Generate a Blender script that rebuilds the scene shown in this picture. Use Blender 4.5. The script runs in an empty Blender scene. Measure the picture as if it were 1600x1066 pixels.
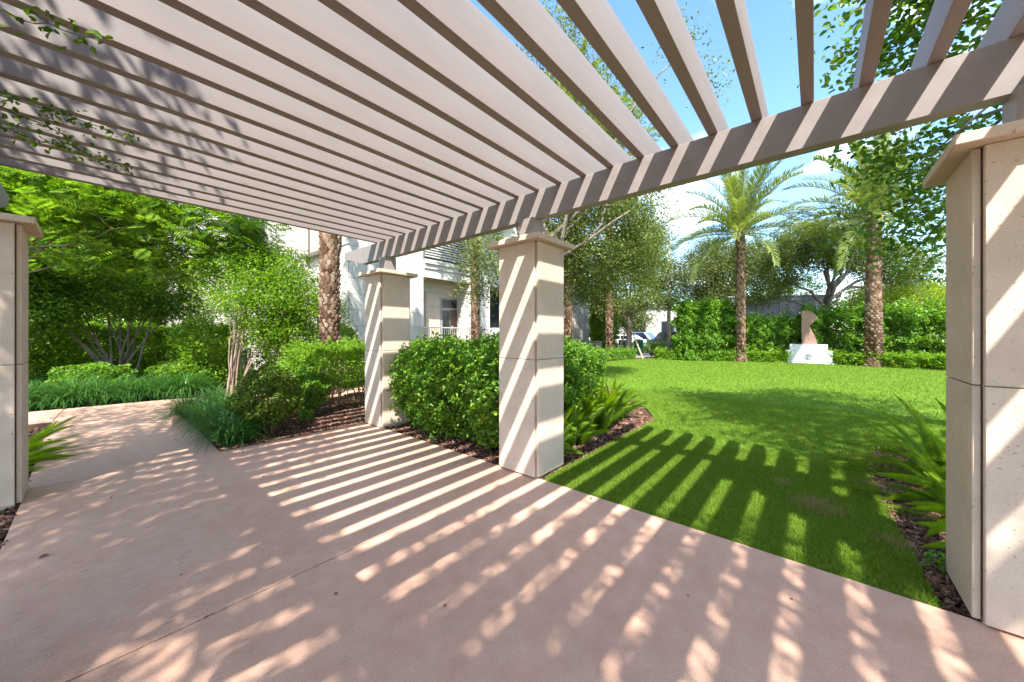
import bpy, bmesh, math
import numpy as np
from mathutils import Vector, Matrix

sc = bpy.context.scene
COL = sc.collection
R = math.radians

# ------------------------------------------------------------------ camera
cam = bpy.data.cameras.new('camera')
cam.sensor_width = 36.0
cam.lens = 12.497
cam.shift_y = -0.0067
cam.clip_start = 0.05
cam.clip_end = 3000
camo = bpy.data.objects.new('camera', cam)
COL.objects.link(camo)
camo.location = (0, 0, 1.5)
camo.rotation_euler = (R(90), 0, -0.8655)
sc.camera = camo

# ------------------------------------------------------------------ sky and sun
SUN = Vector((-0.55, -0.515, 1.0)).normalized()          # towards the sun
world = bpy.data.worlds.new('World')
sc.world = world
world.use_nodes = True
wn = world.node_tree
wn.nodes.clear()
out = wn.nodes.new('ShaderNodeOutputWorld')
bg = wn.nodes.new('ShaderNodeBackground')
bg.inputs['Strength'].default_value = 0.15
sky = wn.nodes.new('ShaderNodeTexSky')
sky.sky_type = 'NISHITA'
sky.sun_disc = False
sky.sun_elevation = math.asin(SUN.z)
sky.sun_rotation = math.atan2(SUN.x, SUN.y) % (2 * math.pi)
sky.air_density = 1.0
sky.dust_density = 0.6
sky.ozone_density = 1.6
tc = wn.nodes.new('ShaderNodeTexCoord')
sep = wn.nodes.new('ShaderNodeSeparateXYZ')
wn.links.new(tc.outputs['Generated'], sep.inputs[0])
zz = wn.nodes.new('ShaderNodeMath'); zz.operation = 'MAXIMUM'; zz.inputs[1].default_value = 0.0
wn.links.new(sep.outputs['Z'], zz.inputs[0])
za = wn.nodes.new('ShaderNodeMath'); za.operation = 'ADD'; za.inputs[1].default_value = 0.22
wn.links.new(zz.outputs[0], za.inputs[0])
dx = wn.nodes.new('ShaderNodeMath'); dx.operation = 'DIVIDE'
dy = wn.nodes.new('ShaderNodeMath'); dy.operation = 'DIVIDE'
wn.links.new(sep.outputs['X'], dx.inputs[0]); wn.links.new(za.outputs[0], dx.inputs[1])
wn.links.new(sep.outputs['Y'], dy.inputs[0]); wn.links.new(za.outputs[0], dy.inputs[1])
cmb = wn.nodes.new('ShaderNodeCombineXYZ')
wn.links.new(dx.outputs[0], cmb.inputs[0]); wn.links.new(dy.outputs[0], cmb.inputs[1])
cmb.inputs[2].default_value = 1.8
noi = wn.nodes.new('ShaderNodeTexNoise')
noi.inputs['Scale'].default_value = 1.28
noi.inputs['Detail'].default_value = 9
noi.inputs['Roughness'].default_value = 0.56
noi.inputs['Distortion'].default_value = 0.25
wn.links.new(cmb.outputs[0], noi.inputs['Vector'])
ramp = wn.nodes.new('ShaderNodeValToRGB')
ramp.color_ramp.elements[0].position = 0.52
ramp.color_ramp.elements[0].color = (0, 0, 0, 1)
ramp.color_ramp.elements[1].position = 0.68
ramp.color_ramp.elements[1].color = (1, 1, 1, 1)
wn.links.new(noi.outputs['Fac'], ramp.inputs[0])
mixs = wn.nodes.new('ShaderNodeMix'); mixs.data_type = 'RGBA'
wn.links.new(ramp.outputs['Color'], mixs.inputs['Factor'])
hsv = wn.nodes.new('ShaderNodeHueSaturation'); hsv.inputs['Saturation'].default_value = 1.15
wn.links.new(sky.outputs['Color'], hsv.inputs['Color'])
wn.links.new(hsv.outputs[0], mixs.inputs['A'])
mixs.inputs['B'].default_value = (6.6, 6.7, 6.9, 1)
wn.links.new(mixs.outputs['Result'], bg.inputs['Color'])
wn.links.new(bg.outputs[0], out.inputs['Surface'])

sl = bpy.data.lights.new('sun', 'SUN')
sl.energy = 3.9
sl.angle = R(0.55)
sl.color = (1.0, 0.975, 0.935)
so = bpy.data.objects.new('sun', sl)
COL.objects.link(so)
so.location = (-20, -20, 40)
so.rotation_euler = (-SUN).to_track_quat('-Z', 'Y').to_euler()

sc.view_settings.view_transform = 'Standard'
sc.view_settings.look = 'None'
sc.view_settings.exposure = 1.83
sc.view_settings.gamma = 1.0
sc.cycles.max_bounces = 8
sc.cycles.diffuse_bounces = 5
sc.cycles.transmission_bounces = 4
sc.cycles.transparent_max_bounces = 6
sc.cycles.use_denoising = True


# ------------------------------------------------------------------ helpers: objects
def link(o, parent=None):
    COL.objects.link(o)
    if parent is not None:
        o.parent = parent
    return o


def tag(o, label, cat, group=None):
    o['label'] = label
    o['category'] = cat
    if group:
        o['group'] = group
    return o


def thing(name, label, cat, loc=(0, 0, 0), rz=0.0, group=None):
    o = bpy.data.objects.new(name, None)
    o.empty_display_size = 0.2
    o.location = loc
    o.rotation_euler = (0, 0, rz)
    link(o)
    return tag(o, label, cat, group)


def put(name, me, parent=None, loc=(0, 0, 0), rot=(0, 0, 0), scale=(1, 1, 1)):
    o = bpy.data.objects.new(name, me)
    o.location = loc
    o.rotation_euler = rot
    o.scale = scale
    return link(o, parent)


def structure(o):
    o['kind'] = 'structure'
    return o


def stuff(o):
    o['kind'] = 'stuff'
    return o


def mesh_k(name, V, F, mat=None, smooth=False):
    """mesh of n faces with k corners each, from numpy arrays"""
    V = np.asarray(V, dtype=np.float32).reshape(-1, 3)
    F = np.asarray(F, dtype=np.int32)
    n, k = F.shape
    me = bpy.data.meshes.new(name)
    me.vertices.add(len(V))
    me.vertices.foreach_set('co', V.ravel())
    me.loops.add(n * k)
    me.loops.foreach_set('vertex_index', F.ravel())
    me.polygons.add(n)
    me.polygons.foreach_set('loop_start', np.arange(0, n * k, k, dtype=np.int32))
    if smooth:
        me.polygons.foreach_set('use_smooth', np.ones(n, dtype=bool))
    me.update(calc_edges=True)
    if mat:
        me.materials.append(mat)
    return me


def mesh_py(name, V, F, mat=None, smooth=False):
    me = bpy.data.meshes.new(name)
    me.from_pydata([tuple(map(float, v)) for v in V], [], [tuple(map(int, f)) for f in F])
    if smooth:
        for p in me.polygons:
            p.use_smooth = True
    me.update()
    if mat:
        me.materials.append(mat)
    return me


class MB:
    """collects boxes, prisms and tubes into one mesh"""
    def __init__(self):
        self.V = []; self.F = []

    def add(self, V, F):
        b = len(self.V)
        self.V += [tuple(v) for v in V]
        self.F += [tuple(i + b for i in f) for f in F]
        return self

    def box(self, x0, x1, y0, y1, z0, z1):
        V = [(x0, y0, z0), (x1, y0, z0), (x1, y1, z0), (x0, y1, z0), (x0, y0, z1), (x1, y0, z1), (x1, y1, z1), (x0, y1, z1)]
        return self.add(V, [(0, 3, 2, 1), (4, 5, 6, 7), (0, 1, 5, 4), (1, 2, 6, 5), (2, 3, 7, 6), (3, 0, 4, 7)])

    def prism(self, prof, axis, a0, a1):
        """closed 2D profile extruded along an axis"""
        n = len(prof)
        def p3(u, v, a):
            return (a, u, v) if axis == 0 else ((u, a, v) if axis == 1 else (u, v, a))
        V = [p3(u, v, a0) for u, v in prof] + [p3(u, v, a1) for u, v in prof]
        F = [tuple(range(n))[::-1], tuple(range(n, 2 * n))]
        F += [(i, (i + 1) % n, n + (i + 1) % n, n + i) for i in range(n)]
        return self.add(V, F)

    def tube(self, pts, rad, sides=8, cap=True):
        V, F = tube(pts, rad, sides, cap)
        return self.add(V, F)

    def build(self, name, mat, parent=None, bevel=0.0, smooth=False, loc=(0, 0, 0)):
        me = self.mesh(name, mat, bevel, smooth)
        return put(name, me, parent, loc)

    def mesh(self, name, mat, bevel=0.0, smooth=False):
        me = mesh_py(name, self.V, self.F, mat, smooth)
        bm = bmesh.new()
        bm.from_mesh(me)
        bmesh.ops.recalc_face_normals(bm, faces=bm.faces)
        if bevel > 0:
            bmesh.ops.bevel(bm, geom=list(bm.edges), offset=bevel, segments=1, affect='EDGES', clamp_overlap=True)
        bm.to_mesh(me)
        bm.free()
        return me


def tube(pts, rad, sides=8, cap=True):
    pts = np.asarray(pts, float)
    n = len(pts)
    rad = np.broadcast_to(np.asarray(rad, float), (n,))
    T = np.gradient(pts, axis=0)
    T /= np.linalg.norm(T, axis=1)[:, None] + 1e-9
    ref = np.array([0.31, 0.17, 0.93]) if abs(T[0][2]) < 0.8 else np.array([1.0, 0.1, 0.0])
    V = []
    for i in range(n):
        a = np.cross(T[i], ref); a /= np.linalg.norm(a) + 1e-9
        b = np.cross(T[i], a)
        for k in range(sides):
            t = 2 * math.pi * k / sides
            V.append(pts[i] + rad[i] * (math.cos(t) * a + math.sin(t) * b))
    F = []
    for i in range(n - 1):
        for k in range(sides):
            k2 = (k + 1) % sides
            F.append((i * sides + k, i * sides + k2, (i + 1) * sides + k2, (i + 1) * sides + k))
    if cap:
        F.append(tuple(range(sides)))
        F.append(tuple(range((n - 1) * sides, n * sides))[::-1])
    return [tuple(v) for v in V], F


# ------------------------------------------------------------------ helpers: materials
def new_mat(name):
    m = bpy.data.materials.new(name)
    m.use_nodes = True
    nt = m.node_tree
    nt.nodes.clear()
    o = nt.nodes.new('ShaderNodeOutputMaterial')
    p = nt.nodes.new('ShaderNodeBsdfPrincipled')
    nt.links.new(p.outputs[0], o.inputs['Surface'])
    return m, nt, p, o


def N(nt, kind, **kw):
    n = nt.nodes.new(kind)
    for k, v in kw.items():
        if k in n.inputs:
            n.inputs[k].default_value = v
        else:
            setattr(n, k, v)
    return n


def ramp_node(nt, stops):
    r = nt.nodes.new('ShaderNodeValToRGB')
    e = r.color_ramp.elements
    while len(e) < len(stops):
        e.new(0.5)
    for i, (p, c) in enumerate(stops):
        e[i].position = p
        e[i].color = tuple(c) + (1,)
    return r


def mat_rough(name, c1, c2, scale=6.0, rough=0.7, bump=0.15, fine=120.0, spec=0.3, speck=None, stretch=None, bump_dist=0.004, blot=0.0):
    """two-tone mottled surface with fine grain; optional dark specks"""
    m, nt, p, o = new_mat(name)
    co = N(nt, 'ShaderNodeTexCoord')
    src = co.outputs['Object']
    if stretch:
        mp = N(nt, 'ShaderNodeMapping')
        mp.inputs['Scale'].default_value = stretch
        nt.links.new(src, mp.inputs['Vector'])
        src = mp.outputs[0]
    n1 = N(nt, 'ShaderNodeTexNoise', Scale=scale, Detail=6.0, Roughness=0.6)
    n2 = N(nt, 'ShaderNodeTexNoise', Scale=fine, Detail=3.0, Roughness=0.7)
    nt.links.new(src, n1.inputs['Vector']); nt.links.new(co.outputs['Object'], n2.inputs['Vector'])
    mx = N(nt, 'ShaderNodeMath', operation='MULTIPLY_ADD')
    nt.links.new(n2.outputs['Fac'], mx.inputs[0]); mx.inputs[1].default_value = 0.45
    md = N(nt, 'ShaderNodeMath', operation='MULTIPLY_ADD')
    nt.links.new(n1.outputs['Fac'], md.inputs[0]); md.inputs[1].default_value = 0.9; md.inputs[2].default_value = -0.17
    nt.links.new(md.outputs[0], mx.inputs[2])
    r = ramp_node(nt, [(0.3, c1), (0.75, c2)])
    nt.links.new(mx.outputs[0], r.inputs[0])
    col = r.outputs['Color']
    if speck:
        vo = N(nt, 'ShaderNodeTexNoise', Scale=speck[0], Detail=2.0, Roughness=0.5)
        nt.links.new(co.outputs['Object'], vo.inputs['Vector'])
        rr = ramp_node(nt, [(speck[1], (0, 0, 0)), (speck[1] + 0.05, (1, 1, 1))])
        nt.links.new(vo.outputs['Fac'], rr.inputs[0])
        mm = N(nt, 'ShaderNodeMix', data_type='RGBA')
        nt.links.new(rr.outputs['Color'], mm.inputs['Factor'])
        mm.inputs['B'].default_value = tuple(speck[2]) + (1,)
        nt.links.new(col, mm.inputs['A'])
        col = mm.outputs['Result']
    nt.links.new(col, p.inputs['Base Color'])
    p.inputs['Roughness'].default_value = rough
    p.inputs['Specular IOR Level'].default_value = spec
    b = N(nt, 'ShaderNodeBump', Strength=bump, Distance=bump_dist)
    nt.links.new(n2.outputs['Fac'], b.inputs['Height'])
    nt.links.new(b.outputs[0], p.inputs['Normal'])
    return m


def mat_leaf(name, cols, trans=0.35, rough=0.5, tcol=None, spec=0.35):
    """leaf: colour picked per leaf, some light passing through"""
    m, nt, p, o = new_mat(name)
    g = N(nt, 'ShaderNodeNewGeometry')
    n = len(cols)
    r = ramp_node(nt, [(i / max(1, n - 1), c) for i, c in enumerate(cols)])
    nt.links.new(g.outputs['Random Per Island'], r.inputs[0])
    nt.links.new(r.outputs['Color'], p.inputs['Base Color'])
    p.inputs['Roughness'].default_value = rough
    p.inputs['Specular IOR Level'].default_value = spec
    t = N(nt, 'ShaderNodeBsdfTranslucent')
    hs = N(nt, 'ShaderNodeMix', data_type='RGBA', blend_type='MULTIPLY')
    hs.inputs['Factor'].default_value = 1.0
    hs.inputs['B'].default_value = (tcol or (1.9, 1.7, 0.7)) + (1,)
    nt.links.new(r.outputs['Color'], hs.inputs['A'])
    nt.links.new(hs.outputs['Result'], t.inputs['Color'])
    ms = N(nt, 'ShaderNodeMixShader')
    ms.inputs[0].default_value = trans
    nt.links.new(p.outputs[0], ms.inputs[1]); nt.links.new(t.outputs[0], ms.inputs[2])
    nt.links.new(ms.outputs[0], o.inputs['Surface'])
    return m


def mat_plain(name, c, rough=0.5, metal=0.0, spec=0.5):
    m, nt, p, o = new_mat(name)
    co = N(nt, 'ShaderNodeTexCoord')
    n1 = N(nt, 'ShaderNodeTexNoise', Scale=9.0, Detail=5.0)
    nt.links.new(co.outputs['Object'], n1.inputs['Vector'])
    r = ramp_node(nt, [(0.3, [v * 0.86 for v in c]), (0.7, [min(1, v * 1.08) for v in c])])
    nt.links.new(n1.outputs['Fac'], r.inputs[0])
    nt.links.new(r.outputs['Color'], p.inputs['Base Color'])
    p.inputs['Roughness'].default_value = rough
    p.inputs['Metallic'].default_value = metal
    p.inputs['Specular IOR Level'].default_value = spec
    return m


def mat_concrete():
    """pink-tan integrally coloured concrete: mottling, fine salt grain, worn dark scratches along the walk's cross direction"""
    m, nt, p, o = new_mat('pink_concrete')
    co = N(nt, 'ShaderNodeTexCoord')
    big = N(nt, 'ShaderNodeTexNoise', Scale=0.9, Detail=5.0, Roughness=0.6)
    mid = N(nt, 'ShaderNodeTexNoise', Scale=7.0, Detail=5.0, Roughness=0.65)
    fine = N(nt, 'ShaderNodeTexNoise', Scale=150.0, Detail=4.0, Roughness=0.75)
    for n in (big, mid, fine):
        nt.links.new(co.outputs['Object'], n.inputs['Vector'])
    r = ramp_node(nt, [(0.28, (0.47, 0.268, 0.18)), (0.52, (0.56, 0.338, 0.235)), (0.74, (0.63, 0.40, 0.29))])
    a = N(nt, 'ShaderNodeMath', operation='MULTIPLY_ADD'); a.inputs[1].default_value = 0.55
    nt.links.new(mid.outputs['Fac'], a.inputs[0])
    b = N(nt, 'ShaderNodeMath', operation='MULTIPLY'); b.inputs[1].default_value = 0.48
    nt.links.new(big.outputs['Fac'], b.inputs[0]); nt.links.new(b.outputs[0], a.inputs[2])
    nt.links.new(a.outputs[0], r.inputs[0])
    # grain
    fr = ramp_node(nt, [(0.36, (0.76, 0.74, 0.72)), (0.5, (0.98, 0.98, 0.98)), (0.66, (1.14, 1.14, 1.14))])
    nt.links.new(fine.outputs['Fac'], fr.inputs[0])
    mu = N(nt, 'ShaderNodeMix', data_type='RGBA', blend_type='MULTIPLY'); mu.inputs['Factor'].default_value = 1.0
    nt.links.new(r.outputs['Color'], mu.inputs['A']); nt.links.new(fr.outputs['Color'], mu.inputs['B'])
    # scratches: noise stretched along x, gated by a large patch mask near the left of the walk
    mp = N(nt, 'ShaderNodeMapping'); mp.inputs['Scale'].default_value = (9.0, 85.0, 1.0)
    nt.links.new(co.outputs['Object'], mp.inputs['Vector'])
    sn = N(nt, 'ShaderNodeTexNoise', Scale=1.0, Detail=3.0, Roughness=0.55)
    nt.links.new(mp.outputs[0], sn.inputs['Vector'])
    sr = ramp_node(nt, [(0.645, (0, 0, 0)), (0.68, (1, 1, 1))])
    nt.links.new(sn.outputs['Fac'], sr.inputs[0])
    gmp = N(nt, 'ShaderNodeMapping'); gmp.inputs['Location'].default_value = (-0.1, -1.28, 0.0); gmp.inputs['Scale'].default_value = (0.55, 0.42, 1.0)
    nt.links.new(co.outputs['Object'], gmp.inputs['Vector'])
    gm = N(nt, 'ShaderNodeTexGradient', gradient_type='SPHERICAL')
    nt.links.new(gmp.outputs[0], gm.inputs['Vector'])
    gr = ramp_node(nt, [(0.05, (0, 0, 0)), (0.7, (0.85, 0.85, 0.85))])
    nt.links.new(gm.outputs['Fac'], gr.inputs[0])
    gg = N(nt, 'ShaderNodeMix', data_type='RGBA', blend_type='MULTIPLY'); gg.inputs['Factor'].default_value = 1.0
    nt.links.new(sr.outputs['Color'], gg.inputs['A']); nt.links.new(gr.outputs['Color'], gg.inputs['B'])
    mm = N(nt, 'ShaderNodeMix', data_type='RGBA')
    nt.links.new(gg.outputs['Result'], mm.inputs['Factor'])
    nt.links.new(mu.outputs['Result'], mm.inputs['A']); mm.inputs['B'].default_value = (0.16, 0.115, 0.09, 1)
    nt.links.new(mm.outputs['Result'], p.inputs['Base Color'])
    p.inputs['Roughness'].default_value = 0.62
    p.inputs['Specular IOR Level'].default_value = 0.3
    bp = N(nt, 'ShaderNodeBump', Strength=0.25, Distance=0.002)
    nt.links.new(fine.outputs['Fac'], bp.inputs['Height'])
    nt.links.new(bp.outputs[0], p.inputs['Normal'])
    return m


M = {}
M['concrete'] = mat_concrete()
M['stone'] = mat_rough('cream_limestone', (0.50, 0.39, 0.295), (0.66, 0.535, 0.42), 2.4, 0.78, 0.35, 110, 0.2, speck=(55.0, 0.665, (0.36, 0.27, 0.19)))
M['seam'] = mat_rough('dark_joint', (0.06, 0.05, 0.04), (0.10, 0.08, 0.06), 8.0, 0.9)
M['paint'] = mat_rough('taupe_paint', (0.245, 0.208, 0.187), (0.30, 0.256, 0.232), 2.2, 0.5, 0.12, 220, 0.35, stretch=(0.6, 4, 4))
M['wall'] = mat_rough('building_stone', (0.50, 0.46, 0.40), (0.60, 0.56, 0.50), 2.0, 0.75, 0.15, 60)
M['wallcore'] = mat_rough('building_joint', (0.30, 0.27, 0.23), (0.36, 0.32, 0.28), 3.0, 0.85)
M['tanwall'] = mat_rough('tan_cladding', (0.55, 0.44, 0.33), (0.64, 0.53, 0.41), 3.0, 0.7)
M['wood'] = mat_rough('soffit_wood', (0.28, 0.13, 0.055), (0.38, 0.19, 0.085), 2.0, 0.5, stretch=(1, 9, 9))
M['bronze'] = mat_plain('bronze_metal', (0.16, 0.13, 0.11), 0.45, 0.4)
M['greymetal'] = mat_plain('grey_metal', (0.33, 0.32, 0.30), 0.45, 0.3)
M['slat'] = mat_plain('pale_louvre_metal', (0.50, 0.47, 0.43), 0.5)
M['glass'] = mat_plain('dark_glass', (0.02, 0.025, 0.03), 0.12, 0.0, 0.5)
M['doorwood'] = mat_plain('door_wood', (0.07, 0.03, 0.022), 0.4)
M['white'] = mat_plain('white_paint', (0.80, 0.78, 0.75), 0.5)
M['soil'] = mat_rough('mulch_soil', (0.045, 0.025, 0.016), (0.13, 0.075, 0.05), 14.0, 0.95, 0.6, 90, 0.1, bump_dist=0.02)
M['chip'] = mat_leaf('bark_chip', [(0.045, 0.022, 0.014), (0.10, 0.05, 0.032), (0.19, 0.10, 0.066), (0.30, 0.18, 0.12)], 0.0, 0.85, spec=0.15)
M['turf'] = mat_rough('turf', (0.085, 0.16, 0.014), (0.14, 0.24, 0.022), 1.6, 0.9, 0.6, 140, 0.1, bump_dist=0.02, speck=(1.7, 0.74, (0.14, 0.13, 0.05)))
M['grass'] = mat_leaf('grass_blade', [(0.075, 0.15, 0.012), (0.12, 0.215, 0.016), (0.17, 0.265, 0.024), (0.24, 0.29, 0.055)], 0.45, 0.6, (1.6, 1.4, 0.5), 0.15)
M['drygrass'] = mat_leaf('dry_grass_blade', [(0.26, 0.20, 0.09), (0.36, 0.28, 0.14), (0.20, 0.15, 0.07)], 0.3, 0.7)
M['far_ground'] = mat_rough('far_ground', (0.07, 0.10, 0.03), (0.12, 0.14, 0.05), 0.4, 0.95, 0.3, 20)
M['asphalt'] = mat_rough('asphalt', (0.045, 0.045, 0.045), (0.065, 0.065, 0.063), 3.0, 0.9, 0.3, 150)
M['palepath'] = mat_rough('pale_concrete', (0.50, 0.43, 0.36), (0.60, 0.52, 0.44), 3.0, 0.8)
M['bark'] = mat_rough('grey_bark', (0.12, 0.095, 0.075), (0.29, 0.245, 0.205), 7.0, 0.9, 0.8, 40, 0.1, stretch=(1, 1, 0.35), bump_dist=0.03)
M['palebark'] = mat_rough('pale_bark', (0.17, 0.115, 0.08), (0.31, 0.225, 0.165), 6.0, 0.8, 0.4, 50, 0.15, stretch=(1, 1, 0.4))
M['boot'] = mat_leaf('palm_boot', [(0.10, 0.055, 0.033), (0.17, 0.098, 0.06), (0.25, 0.155, 0.10), (0.34, 0.25, 0.18)], 0.0, 0.85, spec=0.1)
M['palmcore'] = mat_rough('palm_fibre', (0.06, 0.03, 0.016), (0.11, 0.06, 0.035), 10, 0.95)
M['rachis'] = mat_plain('palm_rachis', (0.26, 0.24, 0.07), 0.6)
M['frond'] = mat_leaf('palm_leaflet', [(0.13, 0.18, 0.04), (0.17, 0.23, 0.055), (0.22, 0.27, 0.07), (0.19, 0.26, 0.11)], 0.36, 0.42, (1.5, 1.4, 0.6))
M['leaf_oak'] = mat_leaf('oak_leaf', [(0.075, 0.105, 0.024), (0.11, 0.155, 0.032), (0.16, 0.20, 0.05), (0.23, 0.25, 0.08)], 0.36, 0.45, (1.6, 1.6, 0.6))
M['leaf_oakdark'] = mat_leaf('dark_oak_leaf', [(0.06, 0.09, 0.026), (0.085, 0.125, 0.034), (0.13, 0.17, 0.05), (0.18, 0.21, 0.075)], 0.32, 0.45)
M['leaf_near'] = mat_leaf('broad_leaf', [(0.045, 0.10, 0.016), (0.07, 0.15, 0.02), (0.11, 0.20, 0.024), (0.20, 0.27, 0.03)], 0.42, 0.33, (1.8, 1.8, 0.45))
M['leaf_hedge'] = mat_leaf('hedge_leaf', [(0.07, 0.17, 0.018), (0.10, 0.23, 0.022), (0.15, 0.29, 0.027), (0.24, 0.36, 0.035)], 0.4, 0.38, (1.7, 1.6, 0.5))
M['leaf_bush'] = mat_leaf('bush_leaf', [(0.05, 0.11, 0.014), (0.085, 0.16, 0.018), (0.13, 0.20, 0.022), (0.21, 0.25, 0.035)], 0.38, 0.4)
M['leaf_bright'] = mat_leaf('bright_leaf', [(0.08, 0.19, 0.012), (0.13, 0.27, 0.014), (0.19, 0.33, 0.02), (0.26, 0.36, 0.03)], 0.45, 0.4, (1.6, 1.5, 0.5))
M['leaf_dark'] = mat_leaf('dark_leaf', [(0.055, 0.14, 0.016), (0.085, 0.19, 0.02), (0.13, 0.25, 0.025), (0.21, 0.32, 0.035)], 0.48, 0.4)
M['leaf_feather'] = mat_leaf('feather_leaflet', [(0.07, 0.16, 0.018), (0.11, 0.22, 0.02), (0.16, 0.28, 0.025), (0.25, 0.35, 0.03)], 0.48, 0.45, (1.5, 1.5, 0.5))
M['leaf_lime'] = mat_leaf('lime_leaf', [(0.17, 0.28, 0.01), (0.24, 0.35, 0.012), (0.32, 0.40, 0.02)], 0.45, 0.45, (1.4, 1.3, 0.5))
M['liriope'] = mat_leaf('strap_leaf', [(0.028, 0.085, 0.02), (0.04, 0.12, 0.025), (0.06, 0.16, 0.03), (0.09, 0.20, 0.035)], 0.3, 0.35)
M['fern'] = mat_leaf('fern_needle', [(0.12, 0.26, 0.012), (0.17, 0.32, 0.014), (0.24, 0.37, 0.018), (0.34, 0.40, 0.02)], 0.5, 0.5, (1.6, 1.5, 0.5))
M['deadleaf'] = mat_leaf('fallen_leaf', [(0.10, 0.045, 0.02), (0.17, 0.08, 0.035), (0.06, 0.035, 0.02)], 0.1, 0.6)
M['rust'] = mat_rough('weathering_steel', (0.24, 0.13, 0.095), (0.33, 0.20, 0.155), 4.0, 0.75, 0.2, 60, speck=(2.0, 0.66, (0.34, 0.15, 0.07)))
M['plinth'] = mat_rough('white_plinth', (0.46, 0.455, 0.44), (0.54, 0.535, 0.52), 3.0, 0.7)
M['emblem'] = mat_plain('verdigris', (0.10, 0.16, 0.12), 0.6)
M['greywall'] = mat_rough('grey_wall', (0.22, 0.215, 0.22), (0.33, 0.32, 0.33), 2.5, 0.85)
M['binblack'] = mat_plain('black_plastic', (0.02, 0.02, 0.022), 0.45)
M['bingreen'] = mat_plain('green_plastic', (0.012, 0.16, 0.085), 0.4)
M['tyre'] = mat_plain('tyre_rubber', (0.02, 0.02, 0.02), 0.8)
M['stake'] = mat_rough('raw_timber', (0.45, 0.30, 0.16), (0.58, 0.42, 0.25), 5.0, 0.8)

# ------------------------------------------------------------------ ground, walk, lawn, beds
def sheet(name, poly, z, mat, parent=None):
    return put(name, mesh_py(name, [(x, y, 0) for x, y in poly], [tuple(range(len(poly)))], mat), parent, (0, 0, z))


structure(sheet('ground', [(-700, -700), (700, -700), (700, 700), (-700, 700)], -0.09, M['far_ground']))
beds = structure(sheet('planting_bed', [(-9, -9), (30, -9), (30, 24), (-9, 24)], -0.045, M['soil']))

LAWN = [(3.02, 2.16), (6.45, 2.16), (7.3, 2.6), (10.2, 5.2), (14.0, 7.5), (17.6, 8.7), (20.5, 8.6), (22.9, 7.6), (24.9, 5.2), (25.0, 2.8), (24.0, 0.8), (23.7, -1.2), (23.0, -3.4), (22.0, -6.5), (20.0, -8.5),
        (9.0, -8.5), (8.2, -4.0), (7.5, -1.6), (6.7, -0.62), (5.9, -0.46), (4.5, -0.47), (3.7, -0.52), (3.02, -0.54)]
structure(sheet('lawn', LAWN, -0.018, M['turf']))

walk = thing('pavement', '', '')
for k in ('label', 'category'):
    del walk[k]
structure(walk)
XW0, XW1 = -0.425, 3.0
def slab(poly):
    mb = MB()
    n = len(poly)
    V = [(x, y, -0.12) for x, y in poly] + [(x, y, 0.0) for x, y in poly]
    F = [tuple(range(n))[::-1], tuple(range(n, 2 * n))] + [(i, (i + 1) % n, n + (i + 1) % n, n + i) for i in range(n)]
    mb.add(V, F)
    return mb.build('slab', M['concrete'], walk, bevel=0.0035)
g = 0.0055
for y0, y1 in ((-7.53, -4.2), (-4.2, -0.87), (-0.87, 2.46), (2.46, 5.79)):
    slab([(XW0, y0 + g), (XW1, y0 + g), (XW1, y1 - g), (XW0, y1 - g)])
slab([(-0.43, 5.79 + g), (1.04, 5.79 + g), (1.05, 7.4), (1.02, 9.4), (1.10, 10.9), (1.2, 11.3), (-0.38, 11.48), (-0.46, 10.2), (-0.47, 8.4)])
slab([(1.2 + 2 * g, 11.3), (1.10 + 2 * g, 10.9), (1.03 + 2 * g, 9.8), (2.6, 9.1), (5.2, 8.9), (5.3, 10.1), (3.0, 10.4), (1.9, 10.95)])
slab([(-0.38 - 2 * g, 11.48), (-0.46 - 2 * g, 10.2), (-3.2, 10.6), (-6.0, 11.6), (-5.6, 13.0), (-3.0, 11.95)])

# pale garden path past the lawn and the street beyond
structure(sheet('garden_path', [(9.0, 7.6), (13.4, 9.0), (17.3, 9.35), (21.0, 9.3), (24.0, 8.3), (29.0, 10.2), (29.0, 11.6), (24.0, 10.0), (19.0, 10.4), (14.0, 10.3), (9.0, 8.8)], -0.012, M['palepath']))
structure(sheet('street', [(29.5, -60), (43.0, -60), (60.0, 80), (33.0, 80), (29.5, 20)], -0.02, M['asphalt']))


def in_poly(px, py, poly):
    inside = np.zeros(len(px), bool)
    n = len(poly)
    for i in range(n):
        x1, y1 = poly[i]; x2, y2 = poly[(i + 1) % n]
        cond = ((y1 > py) != (y2 > py)) & (px < (x2 - x1) * (py - y1) / (y2 - y1 + 1e-12) + x1)
        inside ^= cond
    return inside


def blades(n_list, rng, mat, name, lo, hi, wid):
    """grass blades as slim bent triangles; n_list = [(x0,x1,y0,y1,count,scale)]"""
    VV = []
    for x0, x1, y0, y1, cnt, s in n_list:
        x = rng.uniform(x0, x1, cnt); y = rng.uniform(y0, y1, cnt)
        k = in_poly(x, y, LAWN)
        x, y = x[k], y[k]
        n = len(x)
        h = rng.uniform(lo, hi, n) * (0.75 + 0.25 * s)
        a = rng.uniform(0, 2 * math.pi, n)
        w = wid * s * rng.uniform(0.7, 1.3, n)
        lean = rng.uniform(0.2, 1.0, n) * h
        b = rng.uniform(0, 2 * math.pi, n)
        B = np.stack([x, y, np.full(n, -0.02)], 1)
        off = np.stack([np.cos(a) * w, np.sin(a) * w, np.zeros(n)], 1)
        T = B + np.stack([np.cos(b) * lean, np.sin(b) * lean, h], 1)
        VV.append(np.stack([B - off, B + off, T], 1).reshape(-1, 3))
    V = np.concatenate(VV)
    F = np.arange(len(V)).reshape(-1, 3)
    return stuff(put(name, mesh_k(name, V, F, mat)))


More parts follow.
